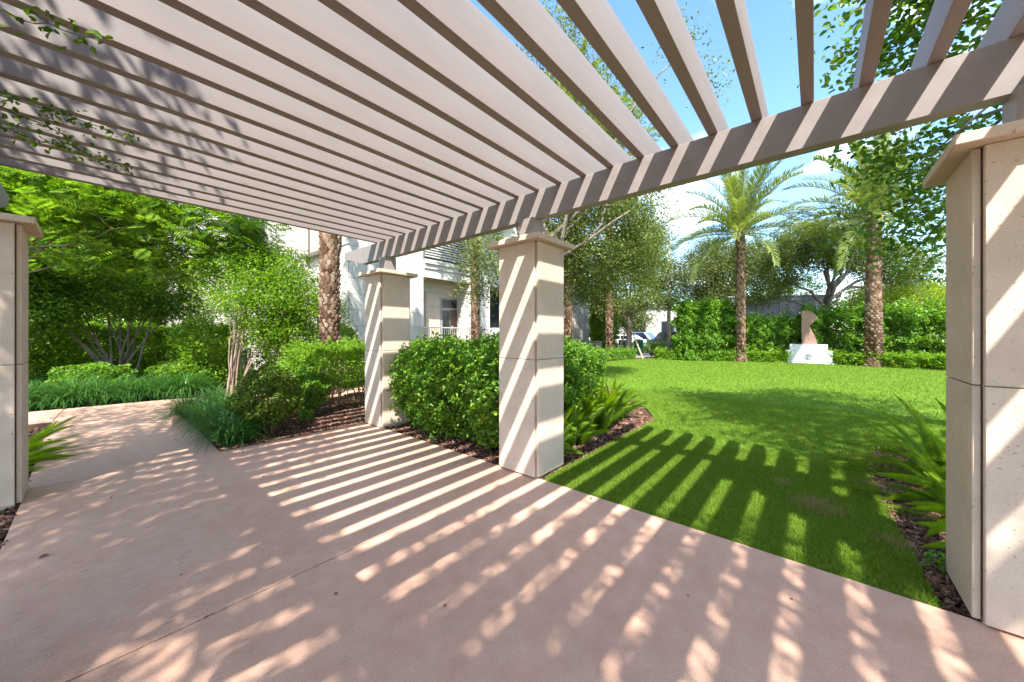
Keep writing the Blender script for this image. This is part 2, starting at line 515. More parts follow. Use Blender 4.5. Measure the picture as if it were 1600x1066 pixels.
rng = np.random.default_rng(3)
o = blades([(3.0, 5.5, -0.7, 2.2, 85000, 1.0), (5.5, 9.5, -2.0, 5.0, 110000, 1.35), (9.5, 26, -8.5, 9, 140000, 2.8)], rng, M['grass'], 'grass', 0.018, 0.05, 0.0026)
tag(o, 'bright green mown grass covering the lawn', 'grass')
# a dry patch and the ragged verge by the walk
def dry_patch():
    r = np.random.default_rng(5)
    spots = [(4.12, -0.02, 0.16, 1500), (4.55, 0.25, 0.08, 200), (3.75, -0.44, 0.10, 300), (5.05, -0.44, 0.12, 400), (6.0, -0.43, 0.14, 350)]
    V = []
    for cx_, cy_, rr, c in spots:
        x = r.normal(cx_, rr * 0.6, c); y = r.normal(cy_, rr * 0.6, c)
        h = r.uniform(0.02, 0.055, c); a = r.uniform(0, 6.28, c); l = r.uniform(0.01, 0.05, c)
        B = np.stack([x, y, np.full(c, -0.018)], 1)
        of = np.stack([np.cos(a + 1.57) * 0.002, np.sin(a + 1.57) * 0.002, np.zeros(c)], 1)
        T = B + np.stack([np.cos(a) * l, np.sin(a) * l, h], 1)
        V.append(np.stack([B - of, B + of, T], 1).reshape(-1, 3))
    V = np.concatenate(V)
    o = stuff(put('dry_grass', mesh_k('dry_grass', V, np.arange(len(V)).reshape(-1, 3), M['drygrass'])))
    tag(o, 'small straw coloured patches of dead grass near the bark bed', 'dry grass')
dry_patch()


def chips(rects, seed):
    """bark chips: small uneven slivers lying in the beds"""
    r = np.random.default_rng(seed)
    VV = []
    for x0, x1, y0, y1, c, s in rects:
        x = r.uniform(x0, x1, c); y = r.uniform(y0, y1, c)
        k = ~in_poly(x, y, LAWN) & ~((x > XW0) & (x < XW1) & (y < 5.79))
        x, y = x[k], y[k]; n = len(x)
        P = np.stack([x, y, r.uniform(-0.045, -0.008, n)], 1)
        a = r.uniform(0, 6.28, n); tilt = r.normal(0, 0.35, n)
        L = r.uniform(0.014, 0.05, n) * s; W = L * r.uniform(0.18, 0.5, n); H = r.uniform(0.004, 0.012, n) * s
        t = np.stack([np.cos(a) * np.cos(tilt), np.sin(a) * np.cos(tilt), np.sin(tilt)], 1)
        b = np.stack([-np.sin(a), np.cos(a), r.normal(0, 0.3, n)], 1)
        up = np.array([0, 0, 1.0])
        v = [P - t * L[:, None] - b * W[:, None], P + t * L[:, None] - b * (W * 0.6)[:, None], P + t * (L * 0.8)[:, None] + b * W[:, None], P - t * (L * 0.9)[:, None] + b * (W * 0.8)[:, None]]
        VV.append(np.stack([p + up * H[:, None] for p in v] + [p - up * H[:, None] for p in v], 1).reshape(-1, 3))
    V = np.concatenate(VV)
    nb = len(V) // 8
    base = (np.arange(nb) * 8)[:, None]
    q = np.array([[0, 1, 2, 3], [0, 4, 5, 1], [1, 5, 6, 2], [2, 6, 7, 3], [3, 7, 4, 0]])
    F = (base[:, None, :] + q[None]).reshape(-1, 4)
    o = stuff(put('bark_mulch', mesh_k('bark_mulch', V, F, M['chip'])))
    tag(o, 'loose reddish brown bark mulch spread over the planting beds', 'mulch')
chips([(3.0, 7.6, -1.8, -0.4, 22000, 0.68), (3.0, 6.6, 2.1, 5.3, 20000, 0.68), (1.04, 4.0, 5.7, 8.2, 18000, 0.72), (-1.6, -0.42, 3.0, 9.5, 9000, 0.75), (4.0, 10.0, 2.5, 9.0, 5000, 1.5)], 11)

# ------------------------------------------------------------------ stone columns
W, Q = 0.557, 0.035
ZCAP, ZJ = 2.47, 1.233
_pan = {}
def panel_mesh(h):
    if h not in _pan:
        s = W / 2 - Q
        _pan[h] = MB().box(-s, s, 0, Q - 0.004, 0, h).mesh('panel', M['stone'], bevel=0.004)
    return _pan[h]
_core = None
_cap = None
def column(x0, y0, label):
    global _core, _cap
    t = thing('stone_column', label, 'column', (x0 + W / 2, y0 + W / 2, 0), 0, 'square stone columns carrying the pergola')
    if _core is None:
        s = W / 2 - Q - 0.003
        _core = MB().box(-s, s, -s, s, -0.1, ZCAP - 0.005).mesh('core', M['stone'])
        c = W / 2 + 0.08
        V = [(-c, -c, 0), (c, -c, 0), (c, c, 0), (-c, c, 0)]
        d = c - 0.006
        mb = MB().box(-c, c, -c, c, 0, 0.058)
        _cap = mb.mesh('cap', M['stone'], bevel=0.006)
    put('core', _core, t)
    for k in range(4):
        a = k * math.pi / 2
        d = W / 2 - Q + 0.004
        for z0, z1 in ((0.014, ZJ - 0.003), (ZJ + 0.003, ZCAP - 0.002)):
            put('panel', panel_mesh(round(z1 - z0, 4)), t, (-math.sin(a) * d, math.cos(a) * d, z0), (0, 0, a))
    put('cap', _cap, t, (0, 0, ZCAP))
    return t
XC = 2.95
column(XC, 2.18, 'cream stone column between the rounded hedge and the ferns at the lawn corner')
column(XC, 5.243, 'cream stone column under the tapered end of the pergola beam, beside the clipped hedge')
column(XC, -1.185, 'cream stone column beside the bark bed and the drooping foxtail ferns')
column(-0.416 - W, 5.30, 'shaded stone column at the walk edge opposite the hedges, fern behind its base')
column(-0.416 - W, 2.18, 'stone column on the tree side of the walk, opposite the lawn corner')
column(-0.416 - W, -1.185, 'stone column on the tree side of the walk, opposite the bark bed')

# ------------------------------------------------------------------ pergola
perg = thing('pergola', 'taupe painted pergola of deep parallel rafters on long beams over the walk', 'pergola')
ZR, ZB = 3.096, 2.793
def beam(xa, xb):
    prof = [(-4.6, ZB), (6.37, ZB), (7.07, ZB + 0.185), (7.07, ZR), (-4.6, ZR)]
    return MB().prism(prof, 0, xa, xb).build('beam', M['paint'], perg, bevel=0.004)
beam(3.198, 3.307)
beam(-0.75, -0.64)
post = MB().box(-0.1, 0.1, -0.1, 0.1, 0, ZB - ZCAP - 0.058 + 0.001).mesh('post', M['paint'], bevel=0.004)
for cy_ in (2.18, 5.243, -1.185):
    put('post', post, perg, (XC + W / 2, cy_ + W / 2, ZCAP + 0.058))
for cy_ in (5.30, 2.18, -1.185):
    put('post', post, perg, (-0.416 - W / 2, cy_ + W / 2, ZCAP + 0.058))
RX0, RX1 = -1.45, 4.05
rprof = [(RX0, ZR + 0.10), (RX0 + 0.45, ZR + 0.001), (RX1 - 0.45, ZR + 0.001), (RX1, ZR + 0.10), (RX1, ZR + 0.255), (RX0, ZR + 0.255)]
raft = MB().prism(rprof, 1, 0, 0.07).mesh('rafter', M['paint'], bevel=0.004)
for k in range(36):
    put('rafter', raft, perg, (0, 5.8096 - 0.2903 * k, 0))

# ------------------------------------------------------------------ foliage tools
def unit(v):
    return v / (np.linalg.norm(v, axis=1)[:, None] + 1e-9)


def leaf_arrays(P, size, r, up=0.6, aspect=0.5, fold=0.18, near=False, droop=0.0):
    """many leaves; each a folded kite (2 triangles) or, near, a folded oval (2 quads)"""
    n = len(P)
    nr = r.normal(0, 1, (n, 3)); nr[:, 2] += up * 2
    nr = unit(nr)
    t = unit(np.cross(nr, r.normal(0, 1, (n, 3))))
    t[:, 2] -= droop; t = unit(t)
    b = unit(np.cross(nr, t)); nr = np.cross(t, b)
    s = (np.broadcast_to(size, (n,)) * r.uniform(0.7, 1.3, n))[:, None]
    if not near:
        V = np.stack([P - t * s * 0.5, P - b * s * aspect * 0.5 + nr * s * fold, P + t * s * 0.5, P + b * s * aspect * 0.5 + nr * s * fold], 1).reshape(-1, 3)
        base = (np.arange(n) * 4)[:, None, None]
        F = (base + np.array([[0, 1, 2], [0, 2, 3]])[None]).reshape(-1, 3)
    else:
        w = aspect * 0.5
        V = np.stack([P - t * s * 0.5, P - t * s * 0.18 - b * s * w + nr * s * fold, P + t * s * 0.2 - b * s * w * 0.85 + nr * s * fold, P + t * s * 0.5 - nr * s * 0.06,
                      P + t * s * 0.2 + b * s * w * 0.85 + nr * s * fold, P - t * s * 0.18 + b * s * w + nr * s * fold], 1).reshape(-1, 3)
        base = (np.arange(n) * 6)[:, None, None]
        F = (base + np.array([[0, 1, 2, 3], [0, 3, 4, 5]])[None]).reshape(-1, 4)
    return V, F


def clumped(ells, n_clump, per, spread, r, shell=0.55, flat=0.75):
    """leaf positions: clumps spread through ellipsoids, denser towards their skin"""
    vol = np.array([e[3] * e[4] * e[5] for e in ells]) ** 0.75
    cnt = np.maximum(2, (n_clump * vol / vol.sum()).astype(int))
    C = []
    for e, c in zip(ells, cnt):
        d = unit(r.normal(0, 1, (c, 3)))
        q = r.uniform(0, 1, c) ** (1 / 3.0)
        q = shell + (1 - shell) * q
        q *= r.uniform(0.75, 1.08, c)
        C.append(np.array(e[:3]) + d * q[:, None] * np.array(e[3:6]))
    C = np.concatenate(C)
    sp = spread * r.uniform(0.6, 1.35, len(C))
    P = C[:, None, :] + r.normal(0, 1, (len(C), per, 3)) * sp[:, None, None] * np.array([1, 1, flat])
    return C, P.reshape(-1, 3)


def limbs(base, top, r0, C, r, n_main=6, n_twig=40, wob=0.12, sides=7):
    mb = MB()
    base = np.array(base, float); top = np.array(top, float)
    k = 7
    L = np.linalg.norm(top - base)
    s = np.linspace(0, 1, k)[:, None]
    pts = base + (top - base) * s + r.normal(0, wob * 0.25, (k, 3)) * np.sin(s * math.pi) * L * 0.25
    rad = r0 * (1.0 - 0.42 * s[:, 0]); rad[0] *= 1.25
    mb.tube(pts, rad, 10)
    order = r.permutation(len(C))[:n_main]
    mains = []
    for i in order:
        tgt = C[i]
        st = pts[-1] if r.random() < 0.6 else pts[-2]
        mid = (st + tgt) / 2 + r.normal(0, wob, 3) * np.linalg.norm(tgt - st) + np.array([0, 0, 0.10 * np.linalg.norm(tgt - st)])
        u = np.linspace(0, 1, 8)[:, None]
        pp = (1 - u) ** 2 * st + 2 * u * (1 - u) * mid + u ** 2 * tgt
        pp[1:-1] += r.normal(0, 0.02, (6, 3)) * np.linalg.norm(tgt - st)
        mb.tube(pp, r0 * np.linspace(0.40, 0.08, 8), sides)
        mains.append(pp)
    if mains:
        allp = np.concatenate([m[3:] for m in mains])
        for i in r.permutation(len(C))[:n_twig]:
            tgt = C[i]
            j = np.argmin(np.linalg.norm(allp - tgt, axis=1) + r.uniform(0, 0.4, len(allp)))
            st = allp[j]
            mid = (st + tgt) / 2 + r.normal(0, 0.12, 3) * np.linalg.norm(tgt - st)
            u = np.linspace(0, 1, 5)[:, None]
            pp = (1 - u) ** 2 * st + 2 * u * (1 - u) * mid + u ** 2 * tgt
            mb.tube(pp, r0 * np.linspace(0.14, 0.04, 5), 5)
    return mb


def tree(name, label, base, top, r0, ells, n_clump, per, spread, size, leafmat, seed, bark='bark', cat='tree', group=None, near=False, up=0.6, aspect=0.5, n_main=7, n_twig=45, keep=None, shell=0.5, stems=None, flat=0.75, droop=0.1):
    r = np.random.default_rng(seed)
    t = thing(name, label, cat, base, 0, group)
    b = np.array(base, float)
    C, P = clumped(ells, n_clump, per, spread, r, shell, flat)
    if keep is not None:
        P = P[keep(P)]
    V, F = leaf_arrays(P - b, size, r, up, aspect, 0.16, near, droop)
    me = mesh_k('crown', V, F, M[leafmat])
    put('crown', me, t)
    if stems is None:
        limbs((0, 0, -0.1), np.array(top) - b, r0, C - b, r, n_main, n_twig).build('trunk', M[bark], t, smooth=True)
    else:
        for s in range(stems):
            a = r.uniform(0, 6.28)
            st = np.array([math.cos(a) * 0.16, math.sin(a) * 0.16, -0.08]) * r.uniform(0.3, 1.6)
            st[2] = -0.08
            tg = C[r.integers(len(C))] - b
            mid = (st + tg) / 2; mid[:2] *= 0.72; mid += r.normal(0, 0.08, 3)
            u = np.linspace(0, 1, 9)[:, None]
            pp = (1 - u) ** 2 * st + 2 * u * (1 - u) * mid + u ** 2 * tg
            MB().tube(pp, r0 * np.linspace(1, 0.3, 9) * r.uniform(0.7, 1.2), 7).build('stem', M[bark], t, smooth=True)
        limbs((0, 0, 0.4), (0.0, 0.05, 1.4), r0 * 0.6, C - b, r, n_main, n_twig).build('branches', M[bark], t, smooth=True)
    return t


def hedge(name, label, x0, x1, y0, y1, z1, n, size, leafmat, seed, z0=0.0, rz=0.0, cat='hedge', rag=0.06, skirt=0.0, stems=10, near=True, group=None, aspect=0.42, shoots=0, reach=0.08, rnd=0.05):
    """clipped hedge: leaves packed into an uneven skin round a block, bare stems underneath"""
    r = np.random.default_rng(seed)
    cx_, cy_ = (x0 + x1) / 2, (y0 + y1) / 2
    t = thing(name, label, cat, (cx_, cy_, 0), rz, group)
    hx, hy, hz = (x1 - x0) / 2, (y1 - y0) / 2, (z1 - z0) / 2
    ar = np.array([hy * hz, hy * hz, hx * hz, hx * hz, hx * hy, hx * hy * 0.25])
    f = r.choice(6, n, p=ar / ar.sum())
    u = r.uniform(-1, 1, (n, 3))
    dep = np.minimum(r.exponential(0.055, n), 0.35)
    P = u * np.array([hx, hy, hz])
    ph = r.uniform(0, 6.28, 6)
    bump = (np.sin(P[:, 0] * 5.1 + ph[0]) + np.sin(P[:, 1] * 4.7 + ph[1]) + np.sin(P[:, 2] * 6.3 + ph[2]) + 0.8 * np.sin((P[:, 0] + P[:, 2]) * 11 + ph[3]) + 0.8 * np.sin((P[:, 1] - P[:, 2]) * 10 + ph[4])) * rag * 0.4
    for ax, (k0, k1, hh) in enumerate(((0, 1, hx), (2, 3, hy), (5, 4, hz))):
        P[f == k0, ax] = -hh + (dep + bump)[f == k0]
        P[f == k1, ax] = hh - (dep + bump)[f == k1]
    # round the edges a little
    q = np.abs(P) / np.array([hx, hy, hz])
    ex = np.maximum(0, np.sort(q, axis=1)[:, 1] - 0.86) / 0.14
    P *= (1 - rnd * ex ** 2)[:, None]
    if skirt > 0:
        low = np.clip((P[:, 2] + hz) / (2 * hz) / skirt, 0, 1)
        P[:, :2] *= (0.80 + 0.20 * low ** 0.7)[:, None]
        thin = r.random(n) < (0.25 + 0.75 * low)
        P = P[thin]
    if shoots:                                                   # young shoots standing out of the clipped skin
        k = r.choice(len(P), shoots)
        tipd = unit(P[k] / np.array([hx, hy, hz]) ** 1.0 * np.array([1, 1, 0.8]) + np.array([0, 0, 0.5]) + r.normal(0, 0.35, (shoots, 3)))
        ln = r.uniform(0.3, 1.3, shoots) * reach
        Q_ = []
        for j in range(7):
            Q_.append(P[k] + tipd * (ln * (0.25 + j / 7.0))[:, None] + r.normal(0, size * 0.32, (shoots, 3)))
        P = np.concatenate([P] + Q_)
    P[:, 2] += hz + z0
    P[:, 2] = np.maximum(P[:, 2], 0.02)
    V, F = leaf_arrays(P, size, r, 0.55, aspect, 0.16, near, 0.15)
    put('foliage', mesh_k('foliage', V, F, M[leafmat]), t)
    mb = MB()
    for i in range(stems):
        bx, by = r.uniform(-hx * 0.75, hx * 0.75), r.uniform(-hy * 0.75, hy * 0.75)
        for j in range(3):
            tx, ty = bx + r.normal(0, 0.16), by + r.normal(0, 0.16)
            tx = np.clip(tx, -hx * 0.9, hx * 0.9); ty = np.clip(ty, -hy * 0.9, hy * 0.9)
            zt = z1 * r.uniform(0.6, 0.9)
            mb.tube([(bx, by, -0.06), ((bx + tx) / 2 + r.normal(0, 0.03), (by + ty) / 2, zt * 0.5), (tx, ty, zt)], [0.014, 0.010, 0.005], 6)
    stuff(mb.build('stems', M['palebark'], t, smooth=True))
    return t


def shrub(name, label, x, y, rx, ry, h, n, size, leafmat, seed, z0=0.12, near=True, group=None, rz=0.0, aspect=0.5, stems=8, cat='shrub'):
    r = np.random.default_rng(seed)
    t = thing(name, label, cat, (x, y, 0), rz, group)
    c = (h - z0) / 2
    d = unit(r.normal(0, 1, (n, 3)))
    ph = r.uniform(0, 6.28, 6)
    bump = 0.07 * (np.sin(d[:, 0] * 6 + ph[0]) + np.sin(d[:, 1] * 7 + ph[1]) + np.sin(d[:, 2] * 6 + ph[2]) + np.sin((d[:, 0] - d[:, 2]) * 9 + ph[3]))
    q = 1 + bump - np.minimum(r.exponential(0.11, n), 0.8)
    P = d * q[:, None] * np.array([rx, ry, c]) * (1 + 0.10 * (np.abs(d).max(1) < 0.75))[:, None]
    P[:, 2] += c + z0
    V, F = leaf_arrays(P, size, r, 0.55, aspect, 0.16, near, 0.12)
    put('foliage', mesh_k('foliage', V, F, M[leafmat]), t)
    for i in range(stems):
        a = r.uniform(0, 6.28); q = r.uniform(0.15, 0.8)
        p0 = (math.cos(a) * 0.25 * rx * q, math.sin(a) * 0.25 * ry * q, -0.06)
        p2 = (math.cos(a) * rx * q, math.sin(a) * ry * q, h * r.uniform(0.5, 0.8))
        MB().tube([p0, tuple((u + v) / 2 + r.normal(0, 0.02) for u, v in zip(p0, p2)), p2], [0.012, 0.009, 0.004], 6).build('stem', M['palebark'], t, smooth=True)
    return t


# strap-leaved clumps
def strap_mesh(seed, n=230, L=0.62, w=0.008):
    r = np.random.default_rng(seed)
    VV = []; FF = []
    b = 0
    for i in range(n):
        a = r.uniform(0, 6.28); out_ = r.uniform(0.25, 1.0); l = L * r.uniform(0.7, 1.25)
        p0 = np.array([r.normal(0, 0.06), r.normal(0, 0.06), -0.04])
        d = np.array([math.cos(a), math.sin(a), 0])
        side = np.array([-d[1], d[0], 0]) * w * r.uniform(0.7, 1.3)
        el = R(88 - 45 * out_)
        p = p0.copy(); segs = 5
        for s in range(segs):
            wd = side * (1.0 - 0.16 * s if s < segs - 1 else 0.12)
            VV += [p - wd, p + wd]
            e = el - (1.2 + out_ * 1.3) * (s / (segs - 1)) ** 1.3
            p = p + (d * math.cos(e) + np.array([0, 0, math.sin(e)])) * l / (segs - 1)
        for s in range(segs - 1):
            FF.append((b + 2 * s, b + 2 * s + 1, b + 2 * s + 3, b + 2 * s + 2))
        b += 2 * segs
    return mesh_k('strap_leaves', VV, FF, M['liriope'])


# foxtail ferns
def plume(mb_list, p0, az, L, el, curl, r, rad=0.056, rows=62, per=11):
    """one bottle-brush frond: a curved axis clothed in short needles"""
    d = np.array([math.cos(az), math.sin(az), 0]); up = np.array([0, 0, 1.0]); sd = np.array([-d[1], d[0], 0])
    p = np.array(p0, float); e = el
    V = []
    for k in range(rows):
        u = k / (rows - 1)
        tan = d * math.cos(e) + up * math.sin(e)
        nrm = -d * math.sin(e) + up * math.cos(e)
        rr = rad * min(1.0, 0.45 + 2.2 * u) * max(0.12, (1 - u ** 3.2))
        off = r.uniform(0, 6.28)
        for j in range(per):
            a = off + 6.283 * j / per
            o_ = (math.cos(a) * nrm + math.sin(a) * sd)
            tip = p + o_ * rr * r.uniform(0.75, 1.2) + tan * rr * 0.35
            wv = np.cross(tan, o_) * 0.006
            V += [p - wv, p + wv, tip]
        p = p + tan * L / rows
        e -= curl / rows
    mb_list.append(np.array(V))


def fern_mesh(seed, n=24, L=0.6, az0=None, spread=3.14, el=(45, 86), curl=(0.3, 1.1)):
    r = np.random.default_rng(seed)
    parts = []
    for i in range(n):
        az = r.uniform(0, 6.28) if az0 is None else az0 + r.uniform(-spread, spread)
        plume(parts, (r.normal(0, 0.05), r.normal(0, 0.05), -0.03), az, L * r.uniform(0.65, 1.2), R(r.uniform(*el)), r.uniform(*curl), r)
    V = np.concatenate(parts)
    return mesh_k('fronds', V, np.arange(len(V)).reshape(-1, 3), M['fern'])


# ------------------------------------------------------------------ hedges, shrubs and ground plants
hedge('clipped_hedge', 'full green hedge filling the gap between two pergola columns', 3.14, 4.75, 2.74, 5.2, 1.18, 26000, 0.066, 'leaf_hedge', 21, z0=0.04, rag=0.22, skirt=0.35, shoots=1500, reach=0.13, rnd=0.10)
hedge('clipped_hedge', 'flat topped yellow green hedge over bare stems beside the far column and palm', 2.55, 6.4, 6.95, 8.35, 1.22, 28000, 0.050, 'leaf_bright', 22, z0=0.42, rag=0.13, stems=16, shoots=1200, reach=0.09)
hedge('clipped_hedge', 'low clipped hedge behind the column hedge, below the terrace railing', 6.0, 9.6, 7.2, 9.0, 1.25, 16000, 0.06, 'leaf_bright', 23, z0=0.2, rag=0.10)
hedge('clipped_hedge', 'hedge end standing behind the ferns beside the lawn column', 4.72, 6.3, 2.98, 3.9, 1.2, 11000, 0.055, 'leaf_hedge', 24, z0=0.28, rag=0.2, skirt=0.6, shoots=700, reach=0.10, rnd=0.12)
shrub('round_bush', 'rounded olive green bush by the path corner, next to the strap leaved clump', 1.72, 6.32, 0.43, 0.43, 0.98, 6500, 0.050, 'leaf_bush', 25)
shrub('small_shrub', 'small leafy shrub on the bark between the round bush and the far column', 2.50, 7.05, 0.36, 0.34, 0.88, 4200, 0.05, 'leaf_hedge', 26, z0=0.16)
shrub('seedling', 'tiny green seedling sprouting from the bark by the small shrub', 2.35, 6.62, 0.12, 0.10, 0.2, 120, 0.06, 'leaf_hedge', 27, z0=0.02, stems=3)
shrub('tall_shrub', 'mid green shrub filling the gap between the crape myrtle and the palm', 3.75, 10.5, 0.95, 0.7, 2.25, 9000, 0.06, 'leaf_hedge', 28, z0=0.3, near=False)
shrub('seedling', 'small weed seedling in the bark at the lawn edge', 3.5, -0.62, 0.07, 0.07, 0.09, 60, 0.04, 'leaf_hedge', 29, z0=0.0, stems=2)

lir = [strap_mesh(40 + i) for i in range(3)]
r = np.random.default_rng(50)
GL = 'strap leaved clumps bordering the path'
spots = []
for i in range(9):
    y = 6.15 + i * 0.36
    spots.append((1.24 + r.normal(0, 0.04) - 0.0 * i, y, 0.95 + r.uniform(-0.1, 0.15), 'dark green strap leaved clump spilling over the path edge by the round bush'))
    if i > 1:
        spots.append((1.62 + r.normal(0, 0.05), y + 0.15, 1.0, 'dark green strap leaved clump spilling over the path edge by the round bush'))
for i in range(17):
    x = -3.3 + i * 0.31
    for j in range(3):
        spots.append((x + r.normal(0, 0.06), 11.85 + 0.42 * j - 0.09 * (x) + r.normal(0, 0.06), 1.15 + r.uniform(-0.1, 0.2), 'dark strap leaved clump in the border along the far side of the path'))
for i, (x, y, s, lb) in enumerate(spots):
    o = put('strap_leaf_clump', lir[i % 3], None, (x, y, 0), (0, 0, r.uniform(0, 6.28)), (s, s, s * r.uniform(0.9, 1.1)))
    tag(o, lb, 'plant', GL if 'border' in lb else 'strap leaved clumps beside the round bush')

fm = [fern_mesh(60, 24, 0.62), fern_mesh(61, 20, 0.54), fern_mesh(62, 26, 0.64)]
fr = fern_mesh(63, 15, 0.92, az0=2.35, spread=1.1, el=(8, 66), curl=(0.1, 0.9))
fl = fern_mesh(64, 20, 0.85, az0=0.1, spread=1.3, el=(5, 40), curl=(0.1, 0.7))
for i, (x, y, s) in enumerate([(3.72, 2.62, 1.15), (4.2, 2.58, 1.2), (4.65, 2.68, 1.35), (5.15, 2.62, 1.3), (5.6, 2.7, 1.35), (6.05, 2.66, 1.1), (6.35, 3.0, 1.2), (5.0, 2.95, 1.45), (5.75, 3.05, 1.4), (3.95, 2.85, 1.3)]):
    o = put('foxtail_fern', fm[i % 3], None, (x, y, -0.02), (0, 0, r.uniform(0, 6.28)), (s, s, s))
    tag(o, 'bright yellow green foxtail fern in the bed between column and lawn', 'fern', 'foxtail ferns along the lawn corner bed')
for i, (x, y, s, a) in enumerate([(4.75, -0.92, 0.85, 0.0), (5.4, -1.0, 1.0, -0.2), (6.1, -1.05, 1.05, 0.3), (5.8, -1.35, 1.2, 0.1), (6.8, -1.2, 1.05, 0.0), (4.3, -1.0, 0.7, -0.3)]):
    o = put('foxtail_fern', fr, None, (x, y, -0.02), (0, 0, a), (s, s, s))
    tag(o, 'foxtail fern with long plumes drooping over the dark bark bed by the stone column', 'fern', 'foxtail ferns on the bark bed')
o = put('foxtail_fern', fl, None, (-0.78, 7.25, -0.02), (0, 0, 0), (1, 1, 1))
tag(o, 'foxtail fern reaching over the path behind the shaded stone column', 'fern')
o = put('foxtail_fern', fl, None, (-0.85, 6.55, -0.02), (0, 0, 0.5), (0.7, 0.7, 0.7))
tag(o, 'smaller foxtail fern tucked right behind the shaded stone column', 'fern')

# leaves lying about on the walk
r = np.random.default_rng(70)
lv, lf = leaf_arrays(np.zeros((1, 3)), 0.05, r, 6.0, 0.5, 0.12, True)
lm = mesh_k('fallen_leaf', lv, lf, M['deadleaf'])
for x, y, s in [(-0.22, 3.95, 1.3), (0.9, 2.1, 0.7), (1.25, 1.55, 0.6), (2.93, 1.55, 0.9), (2.2, 0.55, 0.5), (0.35, 3.0, 0.5), (1.15, 4.4, 0.7), (1.7, 4.9, 0.6), (1.9, 2.1, 0.5), (2.65, 2.9, 0.5), (0.1, 4.9, 0.7), (0.75, 6.9, 0.9), (0.4, 8.1, 0.7), (2.55, 0.1, 0.5)]:
    o = put('fallen_leaf', lm, None, (x, y, 0.006), (0, 0, r.uniform(0, 6.28)), (s, s, s))
    tag(o, 'small dry brown leaf lying on the pink concrete walk', 'leaf', 'dry leaves on the walk')

# ------------------------------------------------------------------ palms
def frond_mesh(e0, droop, L=3.9, pairs=78, seed=0):
    r = np.random.default_rng(seed)
    p = np.zeros(3); e = e0
    pts = []; V = []; F = []
    segs = pairs + 8
    for k in range(segs):
        u = k / (segs - 1)
        tan = np.array([math.cos(e), 0, math.sin(e)]); nrm = np.array([-math.sin(e), 0, math.cos(e)])
        pts.append(p.copy())
        if k >= 7:
            ll = 0.50 * (0.55 + 0.75 * math.sin(math.pi * min(1, 0.18 + 0.8 * u))) * r.uniform(0.85, 1.1)
            for s in (-1, 1):
                ang = R(40 + 18 * (1 - u)) + r.normal(0, 0.10)
                vee = R(30) + r.normal(0, 0.18)
                dirv = tan * math.cos(ang) + math.sin(ang) * (np.array([0, s, 0]) * math.cos(vee) + nrm * math.sin(vee))
                wv = np.cross(dirv, nrm); wv = wv / (np.linalg.norm(wv) + 1e-9) * 0.023
                tip = p + dirv * ll; tip[2] -= 0.10 * ll
                m = p + dirv * ll * 0.5
                b = len(V)
                V += [p - wv * 0.5, p + wv * 0.5, m + wv, tip, m - wv]
                F += [(b, b + 1, b + 2, b + 4), (b + 2, b + 3, b + 4, b + 4)]
        p = p + tan * L / segs
        e -= droop / segs * (0.4 + 1.6 * u)
    me = bpy.data.meshes.new('frond')
    V2 = [tuple(v) for v in V]; F2 = []
    for f in F:
        F2.append(tuple(f[:3]) if f[2] == f[3] else tuple(f))
    rv, rf = tube(pts[::6] + [pts[-1]], np.linspace(0.035, 0.006, len(pts[::6]) + 1), 5, False)
    b = len(V2)
    V2 += rv; nf = len(F2); F2 += [tuple(i + b for i in f) for f in rf]
    me.from_pydata(V2, [], [f if len(set(f)) == len(f) else f[:3] for f in F2])
    me.materials.append(M['frond']); me.materials.append(M['rachis'])
    for i, q in enumerate(me.polygons):
        if i >= nf:
            q.material_index = 1
    me.update()
    return me


FR = [(R(e), frond_mesh(R(e), d, seed=80 + i)) for i, (e, d) in enumerate([(86, 0.45), (76, 0.65), (64, 0.85), (52, 1.0), (38, 1.05), (24, 1.0), (8, 0.9), (-18, 0.8)])]


def boots_mesh(H, r0, r1, seed):
    r = np.random.default_rng(seed)
    V = []; F = []
    per = 11; dz = 0.105
    rows = int(H / dz)
    for i in range(rows):
        z = i * dz + 0.02
        u = z / H
        rad = r0 * (1 + 0.35 * math.exp(-z / 0.25)) + (r1 - r0) * u
        for j in range(per):
            a = (j + 0.5 * (i % 2)) * 6.283 / per + r.normal(0, 0.06)
            w = 6.283 / per * 0.56
            h = dz * r.uniform(0.85, 1.3)
            pr = 0.035 * r.uniform(0.3, 2.0)
            def P(da, dzv, rr):
                return (math.cos(a + da) * rr, math.sin(a + da) * rr, z + dzv)
            b = len(V)
            V += [P(0, -h * 0.9, rad), P(-w, 0, rad), P(w, 0, rad), P(-w * 0.45, h * 0.55, rad + pr), P(w * 0.45, h * 0.55, rad + pr), P(0, h * 0.75, rad - 0.01)]
            F += [(b, b + 2, b + 4), (b, b + 4, b + 3), (b, b + 3, b + 1), (b + 1, b + 3, b + 5), (b + 2, b + 5, b + 4), (b + 3, b + 4, b + 5)]
    return mesh_py('leaf_bases', V, F, M['boot'])


